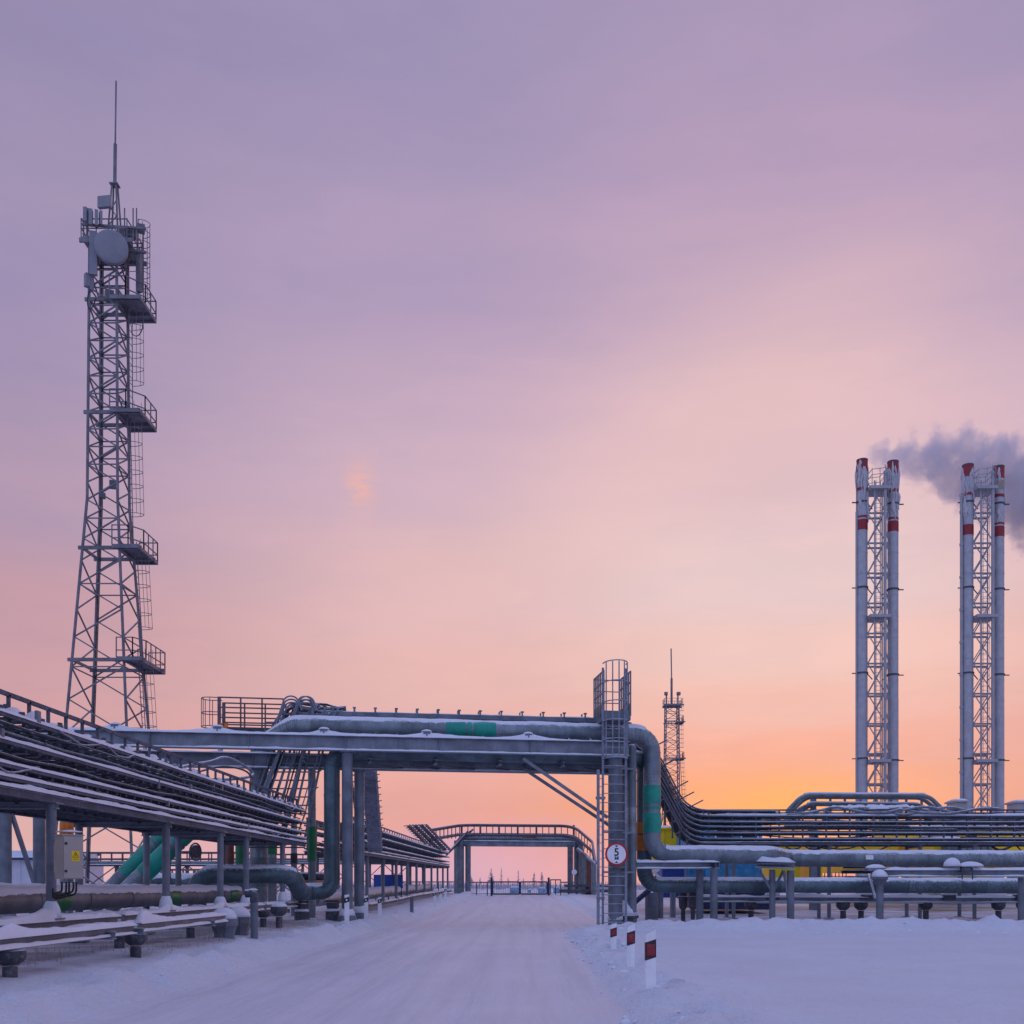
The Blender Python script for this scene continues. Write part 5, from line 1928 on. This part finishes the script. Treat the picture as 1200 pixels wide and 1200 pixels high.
t2, h2, c2 = mast((787 - CX) * 197 / FP, 197, .6, [(0, 2.6), (18, 1.35), (35.5, 1.15)], [25.2, 32.2], 'small distant lattice mast with paired top lamps, right of the pipe bridge', 1.25, False)
p = at(787, 812, 197)
m_ = MB(); m_.tube([(p.x, 197, 36), (p.x, 197, Z_(795, 197))], .22, 8); m_.tube([(p.x, 197, Z_(795, 197)), (p.x - .1, 197, Z_(760, 197))], .13, 6); m_.build('whip_aerial', 'mast', t2)
for s in (-1, 1):
    m_ = MB(); m_.box((p.x + s * 1.2, 196, 38.2), .6, .6, .6, .3 * s); m_.bar((p.x + s * 1.1, 196.2, 36), (p.x + s * 1.1, 196.2, 38), .25); m_.build('lamp_head', 'mast', t2)

# ------------------------------------------------------------------ chimneys
YC = 104.0


def chimney(xl, xr, x_l1, x_l2, ytop, extra, label, seed, icy):
    rd = random.Random(seed)
    cx = (X_(xl, YC) + X_(xr, YC)) / 2
    t = T('chimney_tower', label, 'chimney', (cx, YC, .6), None)
    for fi, (px, yt) in enumerate(((xl, ytop[0]), (xr, ytop[1]))):
        X = X_(px, YC)
        r = .54
        zt2 = Z_(yt, YC)
        m_ = MB()
        m_.tube([(X, YC, .5), (X, YC, zt2 - 24)], r, 22); m_.tube([(X, YC, zt2 - 24), (X, YC, zt2 - .02)], r * .985, 22)
        z = 3
        while z < zt2 - 8:
            m_.tube([(X, YC, z), (X, YC, z + .05)], r + .012, 22); z += 2.15
        fl = m_.build('flue', 'flue', t)
        for a, b in ((1.5, 14.5), (33, 36.5), (70.5, 82.5) if True else 0, (66.2, 68.4)):
            if fi == 0 and extra and a in (66.2,):
                continue
            MB().tube([(X, YC, zt2 - b * YC / FP), (X, YC, zt2 - a * YC / FP)], r + .015, 22).build('red_band', 'redp', fl)
        MB().tube([(X, YC, zt2 - 28 * YC / FP), (X, YC, zt2 - 17 * YC / FP)], r + .012, 22).build('brown_band', 'straw' if (fi, extra) in ((0, False), (1, True)) else 'flue', fl)
        m_ = MB().tube([(X, YC, zt2 - .12), (X, YC, zt2 + .04)], r + .03, 22)
        m_.build('rim', 'dark', fl)
        # rags of ice frozen round the mouth
        m_ = MB()
        for k in range(46 if icy[fi] else 16):
            a = rd.uniform(0, 6.28)
            z1 = zt2 - rd.choice([rd.uniform(.1, 1.0), rd.uniform(1.0, 2.4), rd.uniform(2.6, 4.5)])
            L = rd.uniform(.5, 2.2) * (1.2 if icy[fi] else .8)
            w_ = rd.uniform(.05, .16)
            pts = [V((X + (r + .03) * math.cos(a + .1 * j * rd.uniform(-1, 1)), YC + (r + .03) * math.sin(a), z1 - L * j / 4)) for j in range(5)]
            m_.tube(pts, w_, 6, radii=[w_ * .4, w_ * 1.1, w_ * .9, w_ * .55, .02])
        m_.build('ice', 'ice', fl)
        for y in (590, 690, 790, 890):
            m_ = MB()
            zz = Z_(y + (2 if fi else 0), YC)
            m_.tube([(X, YC, zz), (X, YC, zz + .16)], r + .07, 22)
            s = -1 if fi == 0 else 1
            m_.bar((X + s * .5, YC, zz + .08), (X + s * 1.05, YC - .1, zz + .05), .14, .09)
            m_.bar((X - s * .5, YC, zz + .06), (X - s * 1.1, YC + .2, zz - .5), .08)
            m_.build('collar', 'dark', fl)
    # lattice tower between the flues
    A = [V((X_(x_l1, YC), YC - .9, 0)), V((X_(x_l2, YC), YC - 1.0, 0)), V((X_(x_l2, YC) + .5, YC + 1.3, 0)), V((X_(x_l1, YC) - .2, YC + 1.3, 0))]
    ztop = Z_(567, YC)
    for k, q in enumerate(A):
        r = .075 if k != 1 else .17
        MB().tube([q + Z * .5, q + Z * (ztop + (.9 if k == 1 else 0))], r, 8).build('leg', 'stackst', t)
    m_ = MB()
    st = 3.05
    z = ztop - 12 * st; k = 0
    E = [V((X_(xl, YC) + .5, YC - .2, 0)), V((X_(xr, YC) - .5, YC - .2, 0))]
    while z < ztop - .1:
        m_.bar(E[0] + Z * z, A[1] + Z * (z + st), .11); m_.bar(A[1] + Z * z, E[0] + Z * (z + st), .11)
        m_.bar(A[3] + Z * z, A[2] + Z * (z + st), .08)
        m_.bar(A[1] + Z * (z + st * .5), E[1] + Z * (z + st * 1.2), .09); m_.bar(A[1] + Z * (z + st * 1.5), E[1] + Z * (z + st), .08)
        if True:
            m_.bar(E[0] + Z * z, E[1] + Z * z, .13, .16); m_.bar(A[3] + Z * z, A[2] + Z * z, .12, .2)
            m_.bar(E[1] + Z * (z - .4) + V((-.2, .1, 0)), E[1] + Z * (z - .4) + V((.3, .1, 0)), .2, .14)
        z += st; k += 1
    m_.build('bracing', 'stackst', t)
    for y in (725, 893, 576):
        zz = Z_(y, YC)
        MB().box((cx - .1, YC - .1, zz), 2.1, 2.4, .3).build('platform', 'stackst', t)
    lx = X_((x_l1 + x_l2) / 2 - .5, YC)
    m_ = MB()
    for dx in (-.26, .26):
        m_.bar((lx + dx, YC - .55, .5), (lx + dx, YC - .55, ztop), .05)
    for k in range(int((ztop - 1) / .45)):
        m_.bar((lx - .26, YC - .55, 1 + k * .45), (lx + .26, YC - .55, 1 + k * .45), .035)
    m_.build('ladder', 'stackst', t)
    m_ = MB()
    for k in range(int((ztop - 4) / 1.1)):
        zz = 4 + k * 1.1
        m_.tube([V((lx + .42 * math.cos(a), YC - .6 - .5 * math.sin(a), zz)) for a in [math.pi * i / 8 for i in range(9)]], .025, 5)
    for a in (.25, .5, .75):
        m_.bar((lx + .42 * math.cos(math.pi * a), YC - .6 - .5 * math.sin(math.pi * a), 4), (lx + .42 * math.cos(math.pi * a), YC - .6 - .5 * math.sin(math.pi * a), ztop), .03)
    m_.build('hoop_cage', 'stackst', t)
    m_ = MB()
    x0, x1 = X_(x_l1 - 4, YC), X_(x_l2 + 2.5, YC)
    for q in (.55, 1.1):
        for yy in (YC - 1.2, YC + 1.2):
            m_.bar((x0, yy, ztop + q - .1), (x1, yy, ztop + q + .1), .05)
        m_.bar((x1, YC - 1.2, ztop + q + .1), (x1, YC + 1.2, ztop + q + .1), .05); m_.bar((x0, YC - 1.2, ztop + q - .1), (x0, YC + 1.2, ztop + q - .1), .05)
    for f in (0, .5, 1):
        for yy in (YC - 1.2, YC + 1.2):
            m_.bar((x0 + (x1 - x0) * f, yy, ztop - .7), (x0 + (x1 - x0) * f, yy, ztop + 1.15), .05)
    m_.build('railing', 'stackst', t)
    if extra:
        X = X_(xl - 8, YC)
        m_ = MB().tube([(X, YC - .1, .5), (X, YC - .1, Z_(584, YC))], .15, 10)
        m_.tube([V((X, YC - .1, Z_(581, YC))) + V((.17 * math.cos(a), 0, .17 * math.sin(a))) for a in [i * math.pi / 8 for i in range(17)]], .05, 6)
        z = 3
        while z < Z_(590, YC):
            m_.bar((X, YC - .1, z), (X + .5, YC, z), .1); m_.tube([(X, YC - .1, z), (X, YC - .1, z + .25)], .2, 10); z += 3.3
        m_.build('side_pipe', 'stackst', t)
    else:
        X = X_(xl - 6.8, YC)
        m_ = MB().tube([(X, YC - .1, .5), (X, YC - .1, Z_(600, YC))], .12, 10)
        z = 3
        while z < Z_(590, YC):
            m_.bar((X, YC - .1, z), (X + .5, YC, z), .08); z += 3.3
        m_.bar((X, YC, Z_(600, YC)), (X, YC, Z_(546, YC)), .06)
        m_.build('side_pipe', 'stackst', t)
    return t


chimney(1010.3, 1046.4, 1021.5, 1033.2, (539.5, 541.5), False, 'left tower of two slim white flues with red bands, its tops icy', 4, (True, True))
chimney(1134.2, 1170.2, 1144.8, 1158.2, (545.5, 547.5), True, 'right tower of two slim white flues with a separate thin side pipe', 8, (True, False))

# ------------------------------------------------------------------ smoke plume drifting right from the left chimney
a = at(1012, 531, 112)
sm = bpy.data.materials.new('smoke')
nt = nodes_of(sm)
out = add(nt, 'ShaderNodeOutputMaterial')
pv = add(nt, 'ShaderNodeVolumePrincipled')
nt.links.new(pv.outputs[0], out.inputs['Volume'])
pv.inputs['Color'].default_value = (.80, .80, .86, 1)
pv.inputs['Anisotropy'].default_value = .0
geo = add(nt, 'ShaderNodeNewGeometry')
off = add(nt, 'ShaderNodeVectorMath', operation='SUBTRACT')
nt.links.new(geo.outputs['Position'], off.inputs[0]); off.inputs[1].default_value = tuple(a)
sp = add(nt, 'ShaderNodeSeparateXYZ')
nt.links.new(off.outputs[0], sp.inputs[0])
x, y, z = sp.outputs
xc = mth(nt, 'MAXIMUM', x, 0.0)
rad = mth(nt, 'ADD', .75, mth(nt, 'MULTIPLY', mth(nt, 'POWER', xc, .8), .47))
axis_z = mth(nt, 'ADD', mth(nt, 'MULTIPLY', xc, -.05), mth(nt, 'MULTIPLY', mth(nt, 'MULTIPLY', xc, xc), -.0105))
dz = mth(nt, 'SUBTRACT', z, axis_z)
d2 = mth(nt, 'ADD', mth(nt, 'MULTIPLY', dz, dz), mth(nt, 'MULTIPLY', y, y))
d = mth(nt, 'DIVIDE', mth(nt, 'SQRT', d2), rad)
n1 = nzn(nt, off.outputs[0], .5, 6, .6)
dd = mth(nt, 'ADD', d, mth(nt, 'MULTIPLY', mth(nt, 'SUBTRACT', n1, .5), 3.0))
dens = mth(nt, 'MULTIPLY', mrange(nt, dd, 1.0, .6, 0, 1), mrange(nt, x, -.2, 1.5, 0, 1))
nt.links.new(mth(nt, 'MULTIPLY', dens, .36), pv.inputs['Density'])
m_ = MB().box(a + V((14.5, 0, -4.2)), 31, 14.5, 19)
g = m_.build('smoke', sm)
g['kind'] = 'stuff'; g['label'] = 'grey-violet smoke plume drifting right from the chimney tops'

# ------------------------------------------------------------------ distant trees and scrub
def tree(px, py_top, Y, spread, label, kind, seed):
    rd = random.Random(seed)
    X = X_(px, Y); zg = gz(X, Y)
    h = Z_(py_top, Y) - zg
    t = T('spruce_tree' if kind == 's' else 'larch_tree', label, 'tree', (X, Y, zg), 'frosty trees beyond the gate')
    MB().tube([(X, Y, zg - .2), (X + .1, Y, zg + h * .6), (X + .12, Y, zg + h)], .1, 6, radii=[.14, .08, .02]).build('trunk', 'bark', t)
    m_ = MB()
    for k in range(150 if kind == 's' else 70):
        f = rd.random() ** .8
        z = zg + h * (.12 + .86 * f)
        L = spread * (1 - f) * rd.uniform(.5, 1.1) + .12
        a = rd.random() * 6.283
        d_ = V((math.cos(a), math.sin(a), (-.35 if kind == 's' else .35) * rd.random()))
        s = V((-math.sin(a), math.cos(a), 0)) * (.11 if kind == 's' else .03) * (1 + L)
        p0 = V((X + .1, Y, z)); b = len(m_.v)
        m_.v += [p0, p0 + d_ * L * .55 + s, p0 + d_ * L, p0 + d_ * L * .55 - s - Z * .08]
        m_.face((b, b + 1, b + 2, b + 3))
    m_.build('crown', 'needle', t)


for i, (px, yt, Y, sp_, lab, kd) in enumerate(((575, 1016.5, 250, 1.6, 'tallest frosty spruce above the gate, left of centre', 's'), (587, 1016, 260, .8, 'thin bare larch just right of the tallest spruce', 'l'), (607, 1019.5, 255, .8, 'slender bare larch above the middle of the gate', 'l'),
                                               (625.5, 1022, 270, 1.2, 'shorter frosty spruce above the right gate leaf', 's'), (634.5, 1021, 262, 1.3, 'frosty spruce nearest the right gate post', 's'), (562, 1028, 240, .7, 'small bare larch left of the tallest spruce', 'l'),
                                               (551, 1025, 240, 1.6, 'bushy frosted tree next to the left gantry leg', 's'), (595, 1028, 280, .8, 'small bare larch left of the gate middle', 'l'), (613, 1029, 275, .8, 'tiny larch right of the gate middle', 'l'))):
    tree(px, yt, Y, sp_, lab, kd, i + 20)
m_ = MB()
for k in range(2600):
    X = rnd.uniform(-190, 190); Y = rnd.uniform(205, 330)
    h = rnd.uniform(.8, 2.6) * (1 + .5 * nz(X * .05, Y * .02)); zg = gz(X, Y)
    for j in range(5):
        a = rnd.random() * 6.28; L = h * rnd.uniform(.3, .6)
        p0 = V((X + rnd.uniform(-.5, .5), Y, zg)); b = len(m_.v)
        m_.v += [p0 + V((-.06, 0, 0)), p0 + V((.06, 0, 0)), p0 + V((math.cos(a) * L * .5, math.sin(a) * L * .5, h * rnd.uniform(.6, 1)))]
        m_.face((b, b + 1, b + 2))
g = m_.build('undergrowth', 'needle')
g['kind'] = 'stuff'; g['label'] = 'low frosty scrub along the far edge of the snowfield'

# ------------------------------------------------------------------ far left: lattice walkway, low white building, more racks
def walkway(label, x0, x1, Y, ydeck, yrail, mat='redlat', bays=5):
    t = T('pipe_walkway', label, 'walkway', (X_((x0 + x1) / 2, Y), Y, gz(-15, Y)))
    zd, zr = Z_(ydeck, Y), Z_(yrail, Y)
    for v in (0, 2.0):
        m_ = MB()
        for z in (zd, zr, (zd + zr) / 2):
            m_.bar((X_(x0, Y), Y + v, z), (X_(x1, Y), Y + v, z), .1)
        px = x0
        while px <= x1:
            m_.bar((X_(px, Y), Y + v, zd), (X_(px, Y), Y + v, zr), .08); px += 13
        m_.build('railing', mat, t)
    n = bays
    for k in range(n + 1):
        px = x0 + (x1 - x0) * k / n; X = X_(px, Y)
        MB().bar((X, Y + .5, gz(X, Y) - .2), (X, Y + .5, zd), .22).build('post', mat, t)
        if k < n:
            px2 = x0 + (x1 - x0) * (k + 1) / n
            m_ = MB(); m_.bar((X, Y + .5, zd), (X_(px2, Y), Y + .5, gz(X, Y) + .5), .07); m_.bar((X_(px2, Y), Y + .5, zd), (X, Y + .5, gz(X, Y) + .5), .07); m_.build('brace', mat, t)
    for k in range(4):
        o = MB().tube([(X_(x0, Y), Y + .4 * k, zd + .2), (X_(x1, Y), Y + .4 * k, zd + .2)], .14, 8).build('pipe', 'clad', t)
    MB().strip((X_(x0, Y), Y + .1, zd + .05), (X_(x1, Y), Y + .1, zd + .05), .5, .1, step=.7, seed=Y).build('snow', 'snow', t)


walkway('red-brown lattice pipe walkway far behind the rack posts at the left', 92, 300, 78, 1014, 999)
walkway('lower frosted pipe walkway behind the sloping pipes', 150, 345, 66, 1031, 1019, 'mast', 7)
walkway('distant pipe walkway seen between the bridge columns and the far rack', 290, 480, 96, 1012, 1001, 'redlat', 6)
t = shed('low white building with a navy eave and snowy roof at the far left', X_(-40, 84), X_(62, 84), 84, 10, gz(-30, 84) - .2, Z_(1008, 84), 'wall', rib=1.0, cat='building')
MB().box((X_(11, 84), 88, Z_(1006.5, 84)), X_(62, 84) - X_(-40, 84) + .5, 9, .18).build('eave', 'navy', t)
m_ = MB(); m_.box((X_(11, 84), 90, Z_(1001, 84)), X_(60, 84) - X_(-40, 84), 6, .8); m_.build('roof', 'snow', t)
m_ = MB(); m_.box((X_(11, 84), 93, Z_(997, 84)), X_(64, 84) - X_(-40, 84), .4, .3); m_.build('ridge', 'navy', t)
# medium distance stubs, pipes on the left ground
t = T('pipe_bend', 'short snow-covered pipe bend on the ground behind the posts at the left', 'pipe bend', (X_(195, 40), 40, 1.2))
m_ = MB(); f = fillet([at(176, 1050, 40), at(178, 1033, 40), at(225, 1033, 40), at(300, 1034, 41)], .5); clad_pipe(m_, f, .26, 1, 14); m_.build('pipe', 'cladd', t)
MB().pcap(f[4:], .26, 65, .07).build('snow', 'snow', t)
t = T('pipe_bundle', 'dark pipes with an orange underside crossing behind the pipe loop at the bridge foot', 'pipes', (X_(365, 40), 40, 1))
a_, b_ = at(345, 1027, 40.5), at(388, 1027, 41.5)
MB().tube([a_, b_], .17, 12).build('pipe', 'dark', t)
MB().tube([a_ - Z * .26 + V((.3, 0, 0)), b_ - Z * .26], .11, 10).build('pipe', 'orange', t)
for px, Y in ((354, 36.2), (390, 37.9)):
    q = at(px, 1056, Y)
    t = T('pipe_saddle', 'dark clawed pile saddle carrying the pipe loop, ' + ('left one under its bottom bend' if px == 354 else 'right one near the bridge column'), 'pipe saddle', (q.x, q.y, .2))
    q.z = 1.05
    pile(t, q.x, q.y, .95, .13, .24, .3, 0)
    m_ = MB(); m_.tube([(q.x, q.y, gz(q.x, q.y) - .1), (q.x, q.y, gz(q.x, q.y) + .34)], .27, 10)
    m_.bar((q.x - .25, q.y, 1.0), (q.x + .25, q.y, 1.0), .3, .08); m_.build('collar', 'dark', t)
    MB().heap((q.x, q.y, gz(q.x, q.y) + .33), .26, .26, .15, px).build('snow', 'snow', t)
